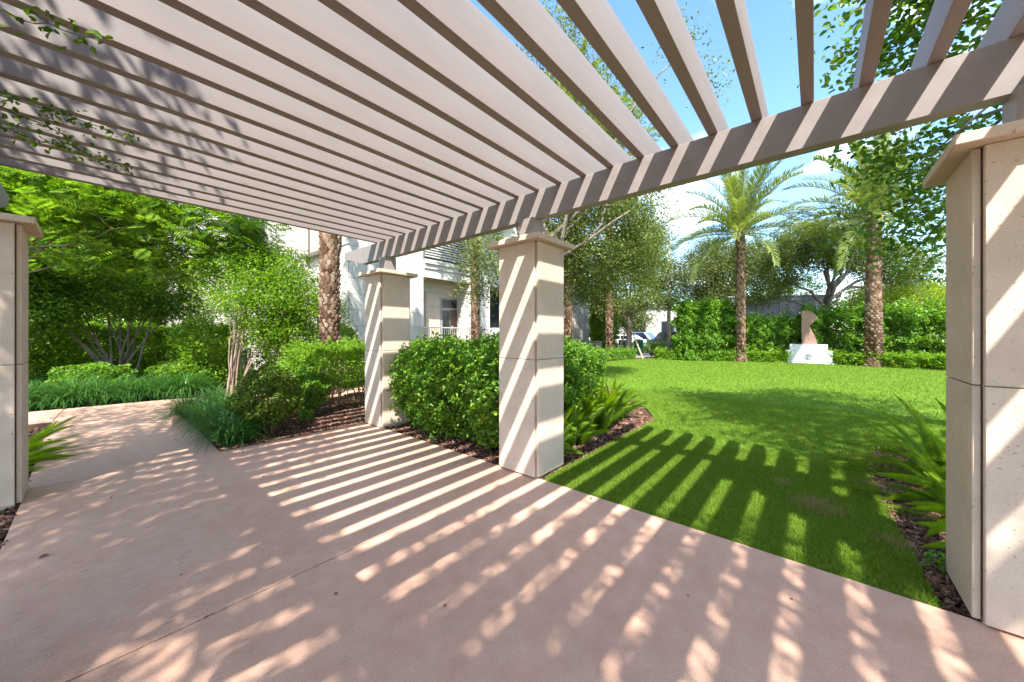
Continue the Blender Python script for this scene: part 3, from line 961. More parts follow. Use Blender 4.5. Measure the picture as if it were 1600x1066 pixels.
def palm(label, x, y, H, r0, r1, seed, fs=1.0, n=44, group='date palms round the lawn'):
    r = np.random.default_rng(seed)
    t = thing('date_palm', label, 'palm', (x, y, 0), 0, group)
    MB().tube([(0, 0, -0.1), (0, 0, H * 0.5), (0, 0, H + 0.25)], [r0 * 1.15, (r0 + r1) / 2, r1 * 0.85], 14).build('trunk', M['palmcore'], t, smooth=True)
    stuff(put('leaf_bases', boots_mesh(H, r0, r1, seed + 1), t))
    # upright stubs of cut and young leaf stalks at the top
    mb = MB()
    for j in range(26):
        a = j * 2.4; e = R(62 + (j % 5) * 4)
        d = np.array([math.cos(a) * math.cos(e), math.sin(a) * math.cos(e), math.sin(e)])
        p0 = np.array([math.cos(a) * r1 * 0.7, math.sin(a) * r1 * 0.7, H - 0.15 + 0.012 * j])
        mb.tube([p0, p0 + d * 0.45 * fs], [0.05, 0.025], 5)
    mb.build('leaf_stubs', M['rachis'], t)
    for j in range(n):
        u = j / (n - 1)
        k = 7 if u > 0.94 else min(6, int((u ** 0.9) * 7.4))
        a = j * 2.39996 + r.normal(0, 0.12)
        s = fs * r.uniform(0.86, 1.1)
        put('frond', FR[k][1], t, (math.cos(a) * 0.10, math.sin(a) * 0.10, H + 0.30 - 0.45 * u), (r.normal(0, 0.06), r.normal(0, 0.06), a), (s, s, s))
    return t


palm('date palm trunk rising close behind the flat topped hedge beside the stone building', 3.86, 9.35, 7.6, 0.215, 0.205, 90)
palm('date palm standing before the terrace railing and covered porch', 13.0, 13.6, 8.2, 0.215, 0.20, 91)
palm('slim date palm in front of the end wall of the stone building', 17.35, 10.6, 12.5, 0.205, 0.19, 92)
palm('date palm beside the black bin and the climbing green wall', 21.67, 10.15, 12.8, 0.205, 0.19, 93)
palm('date palm with a full open crown rising from the low border before the tall hedge', 23.2, 3.13, 7.15, 0.225, 0.195, 94)
palm('thickest date palm, near the sculpture, its base wrapped in low yellow green hedge', 23.73, -2.11, 7.0, 0.29, 0.235, 95)

# ------------------------------------------------------------------ trees
# shade tree beside the walk, behind the viewer; leaves the middle of the walk open to the sun
def t1_keep(P):
    fx = P[:, 0] + 0.55 * (P[:, 2] - 3.2); fy = P[:, 1] + 0.515 * (P[:, 2] - 3.2)
    clear = ((fy > 0.75) & (fy < 2.0) & (fx > -0.55)) | ((fy >= 2.0) & (fy < 3.0) & (fx > 0.35)) | ((fy >= 3.0) & (fx > 1.1)) | (fx > 1.9)
    return ~clear
tree('shade_tree', 'leafy shade tree beside the walk whose crown dapples the pergola', (-4.6, -1.4, 0), (-3.7, -1.0, 4.2), 0.24,
     [(-2.3, -3.4, 6.4, 2.3, 2.6, 1.0), (-3.9, 0.6, 6.2, 1.7, 1.9, 1.0), (-2.7, 2.9, 6.0, 1.9, 1.7, 0.8), (-4.8, -1.8, 7.4, 2.4, 3.0, 1.2), (-3.1, 5.6, 6.2, 1.5, 2.7, 0.8)],
     1000, 48, 0.24, 0.10, 'leaf_near', 101, keep=t1_keep, n_main=9, n_twig=60, shell=0.2)

# broad-leaved tree right of the walk: hangs over the far side of the right-hand column and shades the lawn
E_ell = [(7.1, -0.95, 4.2, 0.6, 0.5, 0.8), (7.6, -1.3, 3.8, 0.7, 0.5, 0.75), (7.6, -1.0, 3.6, 0.5, 0.4, 0.6), (7.0, -0.55, 4.8, 0.6, 0.5, 0.6), (8.0, -1.2, 3.1, 0.65, 0.5, 0.45),
         (6.6, -0.75, 5.7, 0.7, 0.55, 0.7), (6.9, -1.15, 5.3, 0.7, 0.55, 0.7), (6.7, -0.35, 6.2, 0.6, 0.4, 0.5), (6.6, -1.4, 5.4, 0.8, 0.6, 0.8), (8.6, -1.5, 2.75, 0.6, 0.5, 0.35), (7.9, -0.7, 2.95, 0.45, 0.4, 0.25),
         (5.6, -2.6, 6.6, 2.4, 1.5, 1.3), (3.6, -3.2, 6.8, 1.8, 1.7, 1.0), (7.4, -3.4, 6.0, 1.8, 1.6, 1.6), (2.4, -4.4, 6.6, 1.5, 1.4, 0.9)]
tree('broadleaf_tree', 'broad leaved tree with glossy leaves hanging beyond the stone column by the bark bed', (8.0, -4.3, 0), (7.5, -3.4, 3.6), 0.22,
     E_ell, 600, 31, 0.21, 0.095, 'leaf_near', 102, near=True, n_main=12, n_twig=90, shell=0.25, aspect=0.56, flat=0.8)

# oak behind the middle column
G_ell = [(9.4, 5.2, 6.2, 1.3, 1.1, 0.8), (10.8, 4.7, 6.0, 1.2, 1.0, 0.8), (8.4, 6.0, 5.6, 1.2, 1.0, 0.8), (11.8, 4.4, 5.2, 1.0, 0.9, 0.7), (9.0, 4.0, 5.6, 0.7, 0.6, 0.45), (8.2, 5.2, 4.3, 0.7, 0.6, 0.5),
         (9.9, 6.5, 5.2, 1.0, 0.9, 0.8), (10.1, 5.3, 5.4, 1.0, 0.9, 0.8), (10.9, 4.6, 5.1, 0.9, 0.8, 0.7), (11.9, 5.2, 4.3, 1.1, 1.0, 0.8), (10.7, 6.2, 4.2, 1.1, 1.0, 0.8), (12.6, 4.5, 4.0, 1.0, 0.9, 0.8), (9.3, 6.6, 4.2, 0.9, 0.8, 0.6),
         (6.5, 6.4, 3.5, 0.8, 0.7, 0.7), (6.8, 6.9, 2.9, 0.7, 0.6, 0.5), (9.0, 5.6, 3.5, 1.0, 0.9, 0.7), (9.0, 4.8, 3.9, 1.0, 0.9, 0.7), (10.3, 4.9, 3.2, 1.0, 0.9, 0.6), (9.0, 4.8, 4.8, 0.9, 0.8, 0.5), (9.2, 3.8, 4.9, 0.7, 0.6, 0.35),
         (11.0, 4.0, 4.2, 0.9, 0.8, 0.5), (8.2, 5.0, 5.5, 0.9, 0.8, 0.5), (9.3, 3.0, 5.1, 0.5, 0.4, 0.25), (7.6, 5.0, 9.0, 0.8, 0.7, 0.7), (7.9, 4.6, 8.1, 0.6, 0.6, 0.5), (8.3, 4.1, 7.5, 0.45, 0.45, 0.4), (8.8, 3.55, 6.9, 0.4, 0.4, 0.35),
         (9.1, 2.5, 8.6, 0.35, 0.35, 0.4), (9.5, 1.95, 7.5, 0.3, 0.3, 0.4), (11.6, 4.7, 3.3, 0.9, 0.8, 0.6), (10.5, 6.1, 3.0, 1.0, 0.9, 0.5), (7.0, 6.6, 6.5, 1.8, 1.6, 1.4), (9.2, 6.0, 6.6, 1.6, 1.4, 1.2)]
oakG = tree('live_oak', 'oak with pale forked limbs and small leaves behind the lawn corner column', (7.6, 5.75, 0), (7.7, 5.3, 3.6), 0.16,
     G_ell, 1500, 66, 0.24, 0.075, 'leaf_oak', 103, bark='bark', n_main=16, n_twig=110, shell=0.25)

for pts_, ra, rb in (([(7.68, 5.4, 3.2), (7.75, 5.24, 4.05), (7.9, 4.6, 4.54), (7.98, 4.2, 4.8), (8.3, 3.7, 5.3)], 0.07, 0.03), ([(7.68, 5.4, 3.1), (8.05, 5.0, 3.62), (8.29, 4.45, 3.94), (8.53, 3.86, 4.37), (8.7, 3.5, 4.6)], 0.055, 0.02),
                     ([(8.29, 4.45, 3.94), (8.5, 4.2, 4.35), (8.6, 4.1, 4.9), (8.9, 3.8, 5.4)], 0.035, 0.012)):
    MB().tube(np.array(pts_) - np.array([7.6, 5.75, 0]), np.linspace(ra, rb, len(pts_)), 8).build('limb', M['bark'], oakG, smooth=True)
tree('live_oak', 'spreading oak with a straight grey trunk between the bins and parked cars', (23.4, 9.55, 0), (23.3, 9.5, 2.9), 0.24,
     [(21.9, 11.3, 5.0, 1.8, 1.6, 1.2), (23.3, 9.7, 6.6, 2.3, 2.0, 1.4), (23.7, 7.8, 5.4, 1.7, 1.6, 1.2), (22.3, 8.1, 3.7, 1.3, 1.2, 0.6), (22.6, 10.6, 3.3, 1.3, 1.2, 0.6), (25.2, 7.6, 4.0, 1.4, 1.3, 0.8), (24.6, 9.0, 8.0, 2.0, 2.0, 1.1)],
     620, 80, 0.36, 0.13, 'leaf_oak', 104, bark='bark', n_main=10, n_twig=60, shell=0.35)
tree('live_oak', 'dark limbed oak leaning over the grey wall behind the sculpture', (28.6, -0.45, 0), (28.5, -0.5, 3.4), 0.30,
     [(27.6, 1.6, 5.5, 1.9, 1.7, 1.2), (28.7, -0.5, 6.6, 2.3, 2.0, 1.3), (30.0, -2.3, 6.2, 2.0, 1.9, 1.3), (31.6, -4.0, 5.6, 1.8, 1.7, 1.2), (28.3, 0.7, 7.4, 1.8, 1.6, 1.0), (30.1, -1.4, 7.7, 2.0, 1.8, 1.0), (26.9, 2.4, 4.2, 1.4, 1.2, 0.9)],
     640, 80, 0.36, 0.13, 'leaf_oak', 105, n_main=9, n_twig=50, shell=0.35)
tree('live_oak', 'dense dark oak behind the full palm crown, at the end of the grey wall', (31.0, 5.4, 0), (31.0, 5.4, 3.2), 0.30,
     [(31.4, 6.2, 7.4, 2.3, 2.0, 1.6), (31.6, 4.6, 6.0, 2.2, 2.0, 1.5), (29.8, 6.7, 5.6, 1.9, 1.8, 1.5), (32.5, 3.5, 7.2, 2.0, 1.9, 1.4), (30.6, 5.7, 4.4, 1.8, 1.7, 0.9)],
     620, 80, 0.38, 0.14, 'leaf_oakdark', 106, n_main=8, n_twig=40, shell=0.35)
tree('lime_shrub', 'lime green bushy tree rising behind the tall hedge next to the thick palm', (32.0, -4.4, 0), (32.0, -4.4, 1.6), 0.12,
     [(33.4, -4.9, 4.0, 1.6, 1.4, 0.8), (31.8, -3.6, 3.4, 1.3, 1.2, 0.8), (32.8, -2.3, 3.9, 1.0, 0.9, 0.7)], 150, 50, 0.26, 0.12, 'leaf_lime', 107, n_main=6, n_twig=20)
tree('lime_shrub', 'lime green tree glowing behind the grey wall under the oak', (33.0, 1.2, 0), (33.0, 1.2, 2.6), 0.12,
     [(32.6, 0.9, 4.6, 1.8, 1.8, 0.9), (33.6, 2.6, 4.4, 1.5, 1.4, 0.8)], 110, 50, 0.28, 0.13, 'leaf_lime', 108, n_main=5, n_twig=16)
for i, (x, y, h, s, lb) in enumerate([(44, 20, 7.5, 3.2, 'far roadside tree beyond the parked cars'), (50, 8, 7.5, 4.0, 'far rounded tree across the street behind the dark oak'), (46, -6, 7.0, 3.8, 'far tree across the street behind the limed shrubs'), (44, -16, 6.5, 3.6, 'far tree across the street beyond the thick palm'),
                                      (38, 30, 8.0, 3.5, 'far tree across the street behind the stone building end')]):
    tree('street_tree', lb, (x, y, 0), (x, y, 2.6), 0.25, [(x, y, h * 0.62, s, s, h * 0.3), (x - s * 0.5, y + s * 0.4, h * 0.5, s * 0.7, s * 0.7, h * 0.25), (x + s * 0.4, y - s * 0.6, h * 0.5, s * 0.8, s * 0.7, h * 0.24)],
         260, 60, 0.6, 0.28, 'leaf_oakdark', 120 + i, n_main=5, n_twig=14, shell=0.5, group='trees across the street')

# left side: feathery tree, crape myrtle, dark shrubs, background trees
def feather_tree(label, base, ells, nf, seed, leafmat='leaf_feather'):
    r = np.random.default_rng(seed)
    t = thing('feathery_tree', label, 'tree', base)
    b = np.array(base, float)
    C, P = clumped(ells, nf // 6, 6, 0.28, r, 0.35)
    VV = []
    for p in P:
        az = r.uniform(0, 6.28); el = R(r.uniform(-35, 30))
        L = r.uniform(0.26, 0.46); q = p - b
        d = np.array([math.cos(az) * math.cos(el), math.sin(az) * math.cos(el), math.sin(el)])
        s = np.array([-math.sin(az), math.cos(az), 0]); u = np.cross(d, s)
        tilt = r.normal(0, 0.5)
        s2 = s * math.cos(tilt) + u * math.sin(tilt)
        k = 9
        for j in range(k):
            f = (j + 0.7) / k
            c = q + d * L * f + np.array([0, 0, -0.16 * L * f * f])
            ll = 0.145 * L / 0.45 * math.sin(math.pi * (0.15 + 0.8 * f)) + 0.02
            for sg in (-1, 1):
                tip = c + s2 * sg * ll + d * ll * 0.35
                m = (c + tip) / 2; w = d * 0.02
                VV.append(np.array([c, m - w, tip, m + w]))
    V = np.concatenate(VV)
    put('crown', mesh_k('crown', V, np.arange(len(V)).reshape(-1, 4), M[leafmat]), t)
    limbs((0, 0, -0.1), np.array([0.2, 0.1, 2.9]), 0.06, C - b, r, 8, 90).build('trunk', M['palebark'], t, smooth=True)
    return t
feather_tree('bright feathery leaved tree arching high over the path border', (-1.75, 14.0, 0),
             [(-0.2, 12.6, 4.4, 0.9, 0.8, 0.7), (0.5, 11.8, 4.7, 0.9, 0.8, 0.7), (1.3, 11.6, 4.4, 0.9, 0.8, 0.7), (2.0, 11.0, 4.2, 0.8, 0.7, 0.6), (2.6, 10.9, 3.9, 0.7, 0.6, 0.6), (0.0, 13.0, 3.6, 1.0, 0.8, 0.6), (1.1, 12.6, 3.6, 1.0, 0.8, 0.6), (1.9, 11.8, 3.4, 0.8, 0.7, 0.5), (-0.8, 13.2, 4.6, 0.9, 0.8, 0.8), (2.4, 11.2, 3.5, 0.6, 0.6, 0.5), (-1.6, 13.6, 4.6, 1.0, 0.9, 1.0), (0.4, 12.4, 5.6, 1.6, 1.2, 0.7)], 3300, 130)
tree('crape_myrtle', 'many stemmed small tree with pale slim stems beside the path bend', (1.95, 9.9, 0), (2, 10, 1.6), 0.028,
     [(1.95, 11.2, 2.9, 0.5, 0.5, 0.5), (2.65, 10.5, 3.1, 0.7, 0.6, 0.55), (3.2, 10.4, 2.9, 0.6, 0.6, 0.5), (3.5, 10.1, 2.3, 0.55, 0.5, 0.45), (3.0, 10.3, 2.0, 0.6, 0.5, 0.4), (2.15, 10.4, 2.25, 0.5, 0.5, 0.4), (2.6, 10.0, 2.5, 0.6, 0.5, 0.5), (2.7, 10.2, 1.65, 0.6, 0.5, 0.4), (3.2, 10.3, 1.5, 0.5, 0.45, 0.4)],
     430, 62, 0.17, 0.064, 'leaf_bright', 131, bark='palebark', stems=8, n_main=5, n_twig=26, shell=0.3)
tree('dark_shrub_tree', 'dark leaved shrub with a thicket of brown stems behind the strap leaved border', (0.5, 15.6, 0), (0.5, 15.6, 1.8), 0.035,
     [(-0.3, 15.9, 3.0, 1.0, 0.8, 0.7), (0.5, 15.6, 3.4, 1.0, 0.9, 0.7), (1.3, 15.0, 3.0, 0.9, 0.8, 0.7), (-0.9, 16.4, 2.5, 0.9, 0.8, 0.6), (0.9, 15.2, 2.3, 0.8, 0.7, 0.4), (1.9, 15.0, 2.3, 0.7, 0.7, 0.5)],
     480, 60, 0.25, 0.085, 'leaf_dark', 132, stems=14, n_main=8, n_twig=50, shell=0.3)
tree('dark_shrub_tree', 'dark leaved shrub at the far bend of the path behind the shaded column', (-1.6, 15.2, 0), (-1.6, 15.2, 1.8), 0.035,
     [(-1.6, 15.2, 3.0, 1.1, 0.9, 0.8), (-2.4, 15.6, 2.4, 1.0, 0.9, 0.7), (-0.9, 14.8, 2.0, 0.7, 0.6, 0.5)],
     360, 70, 0.24, 0.10, 'leaf_dark', 133, stems=9, n_main=6, n_twig=30, shell=0.3)
tree('tall_tree', 'tall dark green tree filling the back of the garden behind the feathery tree', (-1.0, 21.0, 0), (-1.0, 21.0, 3.0), 0.28,
     [(-1.8, 20.6, 6.2, 2.2, 1.8, 1.6), (-0.4, 20.9, 6.8, 2.2, 1.8, 1.7), (1.0, 20.8, 6.2, 1.8, 1.6, 1.5), (-1.4, 21.4, 3.9, 2.2, 1.6, 1.3), (0.6, 21.2, 3.6, 1.8, 1.4, 1.3), (-3.8, 20.5, 5.4, 2.2, 1.8, 2.2)],
     700, 70, 0.45, 0.17, 'leaf_dark', 134, n_main=8, n_twig=40, shell=0.4)
hedge('garden_hedge', 'sunlit hedge running behind the dark shrubs at the back of the garden', -5.5, 3.6, 17.2, 18.3, 1.75, 34000, 0.12, 'leaf_bright', 135, z0=0.05, rag=0.16, near=False, stems=4)
hedge('garden_hedge', 'tall dark hedge closing the back of the garden behind the sunlit hedge', -9.0, 1.7, 19.0, 20.2, 4.6, 60000, 0.2, 'leaf_dark', 136, z0=0.05, rag=0.3, near=False, stems=4)
hedge('garden_hedge', 'bright garden hedge below the recessed wing of the stone building', 1.5, 6.2, 12.7, 13.8, 1.75, 16000, 0.09, 'leaf_bright', 137, z0=0.05, rag=0.25, near=False, stems=4, shoots=700, reach=0.15)
for i, (x, y, rx, h, lm_, lb) in enumerate([(-1.9, 13.6, 0.8, 0.95, 'leaf_hedge', 'low spreading shrub behind the strap leaved border near the shaded column'), (0.0, 13.9, 0.7, 0.75, 'leaf_hedge', 'low green shrub behind the strap leaved border under the feathery tree'),
                                            (1.7, 13.2, 0.75, 0.85, 'leaf_feather', 'pale leaved low shrub behind the crape myrtle stems'), (3.1, 9.3, 0.6, 0.95, 'leaf_hedge', 'low shrub between the crape myrtle and the flat topped hedge'), (4.6, 10.6, 0.8, 1.3, 'leaf_hedge', 'shrub at the foot of the palm beside the stone building')]):
    shrub('low_shrub', lb, x, y, rx, rx * 0.8, h, 5200, 0.075, lm_, 140 + i, z0=0.03, near=False)
tree('young_tree', 'young bright green tree in front of the palm and the building side wall', (4.1, 10.9, 0), (4.1, 10.9, 1.2), 0.05,
     [(3.9, 11.2, 2.9, 0.7, 0.6, 0.7), (4.4, 11.0, 2.2, 0.7, 0.6, 0.6), (3.6, 11.2, 3.6, 0.5, 0.5, 0.4)], 120, 44, 0.17, 0.065, 'leaf_bright', 146, n_main=6, n_twig=30)

# twig of the shade tree's neighbour hanging under the rafters at the upper left
def hanging(label, runs, seed):
    r = np.random.default_rng(seed)
    t = thing('hanging_branch', label, 'branch', runs[0][0])
    b = np.array(runs[0][0])
    mb = MB(); P = []
    for run in runs:
        pts = np.array(run) - b
        u = np.linspace(0, 1, 22)
        s = np.linspace(0, 1, len(pts))
        cur = np.stack([np.interp(u, s, pts[:, k]) for k in range(3)], 1) + r.normal(0, 0.006, (22, 3))
        mb.tube(cur, np.linspace(0.006, 0.0015, 22), 5)
        for c in cur[2:]:
            for j in range(7):
                P.append(c + r.normal(0, 0.028, 3) + np.array([0, 0, -0.012]))
    mb.build('twig', M['bark'], t, smooth=True)
    V, F = leaf_arrays(np.array(P), 0.034, r, 0.4, 0.6, 0.14, True, 0.2)
    put('leaves', mesh_k('leaves', V, F, M['leaf_near']), t)
    return t
hanging('thin leafy branches hanging in under the rafters from the tree side of the walk',
        [[(-1.5, 4.05, 3.02), (-0.6, 4.02, 3.06), (-0.25, 3.99, 3.03), (-0.05, 3.92, 3.0), (0.2, 3.8, 2.93)], [(-1.5, 4.05, 3.02), (-0.5, 4.03, 3.0), (-0.19, 4.01, 2.92), (-0.03, 4.07, 2.85), (0.17, 4.04, 2.78)],
         [(-1.4, 4.1, 3.0), (-0.6, 4.2, 2.96), (-0.35, 4.2, 2.9), (-0.1, 4.2, 2.86)], [(-1.3, 4.0, 3.02), (-0.8, 3.3, 3.05), (-0.5, 2.9, 3.0), (-0.22, 2.6, 2.86), (0.0, 2.48, 2.83)]], 150)

# ------------------------------------------------------------------ hedge, low border, wall and sculpture beyond the lawn
def row_hedge(name, label, p0, p1, w, z1, n, size, mat, seed, z0=0.0, rag=0.2, near=False, group=None):
    p0 = np.array(p0, float); p1 = np.array(p1, float)
    c = (p0 + p1) / 2; L = np.linalg.norm(p1 - p0); a = math.atan2(p1[1] - p0[1], p1[0] - p0[0])
    return hedge(name, label, c[0] - L / 2, c[0] + L / 2, c[1] - w / 2, c[1] + w / 2, z1, n, size, mat, seed, z0=z0, rz=a, rag=rag, near=near, stems=4, group=group, shoots=n // 25, reach=size * 2.2)
row_hedge('tall_hedge', 'tallest glossy hedge block around the dark slim post, beside the full crowned palm', (22.6, 6.1), (24.0, 3.7), 1.3, 3.1, 18000, 0.16, 'leaf_hedge', 160, rag=0.35)
row_hedge('tall_hedge', 'lower glossy hedge block in front of the grey garden wall', (24.1, 3.5), (25.8, 1.0), 1.3, 2.2, 15000, 0.16, 'leaf_hedge', 167, rag=0.35)
row_hedge('tall_hedge', 'long tall glossy hedge behind the thickest palm', (25.9, 0.6), (27.2, -5.6), 1.3, 2.65, 34000, 0.16, 'leaf_hedge', 161, rag=0.4)
row_hedge('low_hedge', 'low yellow green border hedge between the white plinth and the full crowned palm', (22.3, 7.4), (24.0, 1.15), 0.7, 0.52, 16000, 0.10, 'leaf_bright', 162, rag=0.08)
row_hedge('low_hedge', 'low yellow green border hedge between the white plinth and the thickest palm', (24.3, -0.7), (23.2, -4.6), 0.8, 0.52, 13000, 0.10, 'leaf_bright', 163, rag=0.08)
row_hedge('low_hedge', 'low mixed green border hedge between the bins and the lawn', (16.8, 9.75), (22.0, 8.85), 0.7, 0.5, 12000, 0.09, 'leaf_hedge', 164, rag=0.12)
row_hedge('climber_screen', 'tall green climber screen beside the end wall of the stone building', (24.2, 12.3), (27.5, 12.9), 1.0, 4.2, 20000, 0.16, 'leaf_hedge', 165, rag=0.2)
row_hedge('street_hedge', 'clipped green hedge in front of the parked dark car', (28.8, 11.6), (29.6, 5.2), 0.8, 0.75, 5000, 0.12, 'leaf_hedge', 166, rag=0.08)

t = thing('garden_wall', 'grey stone garden wall showing above the tall hedge behind the sculpture', 'wall', (28.9, 1.9, 0), math.atan2(-4.33, 2.38))
MB().box(-2.9, 2.9, -0.12, 0.12, -0.1, 3.92).build('wall_body', M['greywall'], t, bevel=0.01)
MB().box(-2.95, 2.95, -0.17, 0.17, 3.92, 4.02).build('coping', M['greywall'], t, bevel=0.01)
for k in range(4):
    MB().box(-2.6 + k * 1.35, -1.35 + k * 1.35, -0.155, -0.12, 2.1, 3.8).build('stone_panel', M['greywall'], t, bevel=0.012)

AX = 0.8655                      # garden axis turned as the plinth faces the walk
pl = thing('plinth', 'white two tier stone plinth with a round green emblem, at the lawn edge', 'plinth', (24.35, 0.25, 0), -1.57)
MB().box(-0.99, 0.99, -0.55, 0.55, -0.06, 0.03).build('base', M['plinth'], pl, bevel=0.006)
MB().box(-0.93, 0.93, -0.50, 0.50, 0.03, 0.66).build('lower_block', M['plinth'], pl, bevel=0.01)
MB().box(-0.76, 0.76, -0.40, 0.40, 0.66, 0.97).build('upper_block', M['plinth'], pl, bevel=0.01)
em = MB()
ring = [(math.cos(a) * 0.125, math.sin(a) * 0.125) for a in np.linspace(0, 6.283, 25)[:-1]]
em.tube([(u, -0.51, 0.33 + v) for u, v in ring + ring[:2]], 0.018, 6, False)
em.prism([(-0.05, 0.25), (-0.02, 0.25), (-0.02, 0.41), (-0.05, 0.41)], 1, -0.52, -0.49)
em.prism([(0.0, 0.27), (0.05, 0.33), (0.0, 0.39), (-0.01, 0.36), (0.02, 0.33), (-0.01, 0.30)], 1, -0.52, -0.49)
em.build('emblem', M['emblem'], pl)
sp = thing('sculpture', 'rust brown steel slab sculpture with a deep notch, standing on the white plinth', 'sculpture', (24.35, 0.25, 0.97), -1.57)
prof = [(-0.26, 0), (-0.285, 0.95), (-0.275, 1.72), (-0.10, 1.78), (0.12, 1.72), (0.30, 1.52), (0.385, 1.36), (0.04, 0.97), (0.28, 0.36), (0.36, 0.0)]
MB().prism(prof, 1, -0.11, 0.14).build('slab_figure', M['rust'], sp, bevel=0.008)

fl_ = thing('floodlight', 'small black floodlight on a stake beside the sculpture', 'floodlight', (25.05, 1.05, 0), -AX)
MB().tube([(0, 0, -0.1), (0, 0, 2.45)], 0.03, 8).build('stake', M['binblack'], fl_)
MB().box(-0.17, 0.17, -0.09, 0.09, 2.42, 2.68).build('lamp_head', M['binblack'], fl_, bevel=0.02)
bp_ = thing('bollard_post', 'dark slim post rising through the tallest hedge block', 'post', (23.9, 4.7, 0))
MB().tube([(0, 0, -0.1), (0, 0, 3.3)], 0.06, 10).build('shaft', M['binblack'], bp_, smooth=True)
MB().box(-0.11, 0.11, -0.11, 0.11, 3.28, 3.5).build('head', M['binblack'], bp_, bevel=0.02)
lp = thing('utility_pole', 'pale slender pole between the grey trunked oak and the tall hedge', 'pole', (27.5, 8.2, 0))
MB().tube([(0, 0, -0.1), (0, 0, 4), (0, 0, 8.5)], [0.15, 0.13, 0.09], 10).build('shaft', M['palepath'], lp, smooth=True)
MB().tube([(0, 0, 8.2), (0.4, 0, 8.55), (1.1, 0, 8.6)], [0.04, 0.035, 0.03], 8).build('arm', M['greymetal'], lp)

# ------------------------------------------------------------------ bins, stakes, cars, far house
def bin_round(label, x, y, mat, r0, h):
    t = thing('waste_bin', label, 'bin', (x, y, 0))
    mb = MB()
    mb.tube([(0, 0, -0.02), (0, 0, h * 0.5), (0, 0, h)], [r0 * 0.85, r0 * 0.95, r0], 16)
    mb.build('body', M[mat], t, smooth=False)
    MB().tube([(0, 0, h), (0, 0, h + 0.03), (0, 0, h + 0.12), (0, 0, h + 0.15)], [r0 * 1.06, r0 * 1.06, r0 * 0.7, r0 * 0.2], 16).build('lid', M[mat], t)
    MB().tube([(0, 0, h * 0.75), (0, 0, h * 0.80)], r0 * 1.03, 16).build('rim', M[mat], t)
t = thing('litter_bin', 'square black litter bin in front of the green climber screen', 'bin', (20.3, 10.35, 0), -0.5)
MB().prism([(-0.20, 0.0), (0.20, 0.0), (0.24, 0.98), (-0.24, 0.98)], 1, -0.22, 0.22).build('body', M['binblack'], t, bevel=0.015)
MB().box(-0.26, 0.26, -0.25, 0.25, 0.98, 1.06).build('lid', M['binblack'], t, bevel=0.015)
bin_round('green round waste bin between the grey trunked oak and the white parked car', 26.0, 11.1, 'bingreen', 0.30, 0.95)
bin_round('green round waste bin between the grey trunked oak and the street hedge', 25.8, 9.8, 'bingreen', 0.33, 1.0)
for i, (x0, y0, x1, y1, lb) in enumerate([(22.6, 8.3, 23.2, 9.3, 'raw timber prop leaning on the grey trunked oak, footed at the lawn side'), (24.2, 10.8, 23.5, 9.8, 'raw timber prop leaning on the grey trunked oak, footed at the bin side')]):
    o = MB().tube([(0, 0, -0.05), (x1 - x0, y1 - y0, 1.75)], 0.05, 6).build('timber_prop', M['stake'], None, loc=(x0, y0, 0))
    tag(o, lb, 'prop')

def car(label, x, y, rz, paint, suv=False):
    t = thing('parked_car', label, 'car', (x, y, 0), rz, 'cars parked along the street')
    pm = mat_plain('car_paint', paint, 0.25, 0.2, 0.6)
    top = 1.72 if suv else 1.45
    prof = [(-2.25, 0.35), (2.25, 0.35), (2.28, 0.72), (2.1, 0.86), (1.15, 1.0), (-1.75, 1.02), (-2.22, 0.98), (-2.28, 0.6)]
    MB().prism(prof, 1, -0.88, 0.88).build('body', pm, t, bevel=0.05)
    cab = [(1.1, 0.98), (0.45, top - 0.05), (-0.1, top), (-1.35, top - 0.03), (-2.0, 1.0)]
    MB().prism(cab, 1, -0.78, 0.78).build('roof', pm, t, bevel=0.05)
    for s in (-1, 1):
        MB().prism([(0.92, 1.04), (0.42, top - 0.12), (-0.35, top - 0.09), (-0.35, 1.04)], 1, s * 0.79 - 0.006, s * 0.79 + 0.006).build('window', M['glass'], t)
        MB().prism([(-0.45, 1.04), (-0.45, top - 0.09), (-1.25, top - 0.1), (-1.7, 1.04)], 1, s * 0.79 - 0.006, s * 0.79 + 0.006).build('window', M['glass'], t)
        MB().box(2.18, 2.30, s * 0.62 - 0.16, s * 0.62 + 0.16, 0.62, 0.76).build('headlight', M['white'], t, bevel=0.02)
        for xx in (-1.42, 1.42):
            w = put('wheel', MB().tube([(0, -0.11, 0), (0, 0.11, 0)], 0.34, 18).mesh('wheel', M['tyre']), t, (xx, s * 0.82, 0.34))
            put('rim', MB().tube([(0, -0.115, 0), (0, 0.115, 0)], 0.2, 14).mesh('rim', M['greymetal']), w)
    MB().prism([(1.12, 1.02), (0.5, top - 0.1), (0.47, top - 0.1), (1.08, 1.02)], 1, -0.68, 0.68).build('windscreen', M['glass'], t)
    return t
car('white parked car partly hidden by the palm beside the climber screen', 33.2, 14.4, 1.5, (0.75, 0.75, 0.75))
car('blue grey parked car seen between the green bins', 36.0, 14.0, 1.45, (0.10, 0.16, 0.28), True)
car('black parked car beyond the clipped street hedge', 34.4, 10.3, 1.25, (0.012, 0.012, 0.016), True)
hs = thing('far_house', 'pale far building across the street behind the parked cars', 'building', (52, 22, 0), 0.35)
MB().box(-3, 3, -16, 16, -0.1, 5.2).build('wall', M['wall'], hs)
MB().box(-3.3, 3.3, -16.3, 16.3, 5.2, 5.5).build('roof', M['white'], hs)
for k in range(8):
    f = MB().box(-3.06, -2.9, -14 + k * 3.6, -12.2 + k * 3.6, 1.2, 3.4).build('window', M['greymetal'], hs)
    MB().box(-3.09, -3.0, -13.85 + k * 3.6, -12.35 + k * 3.6, 1.35, 3.25).build('pane', M['glass'], f)

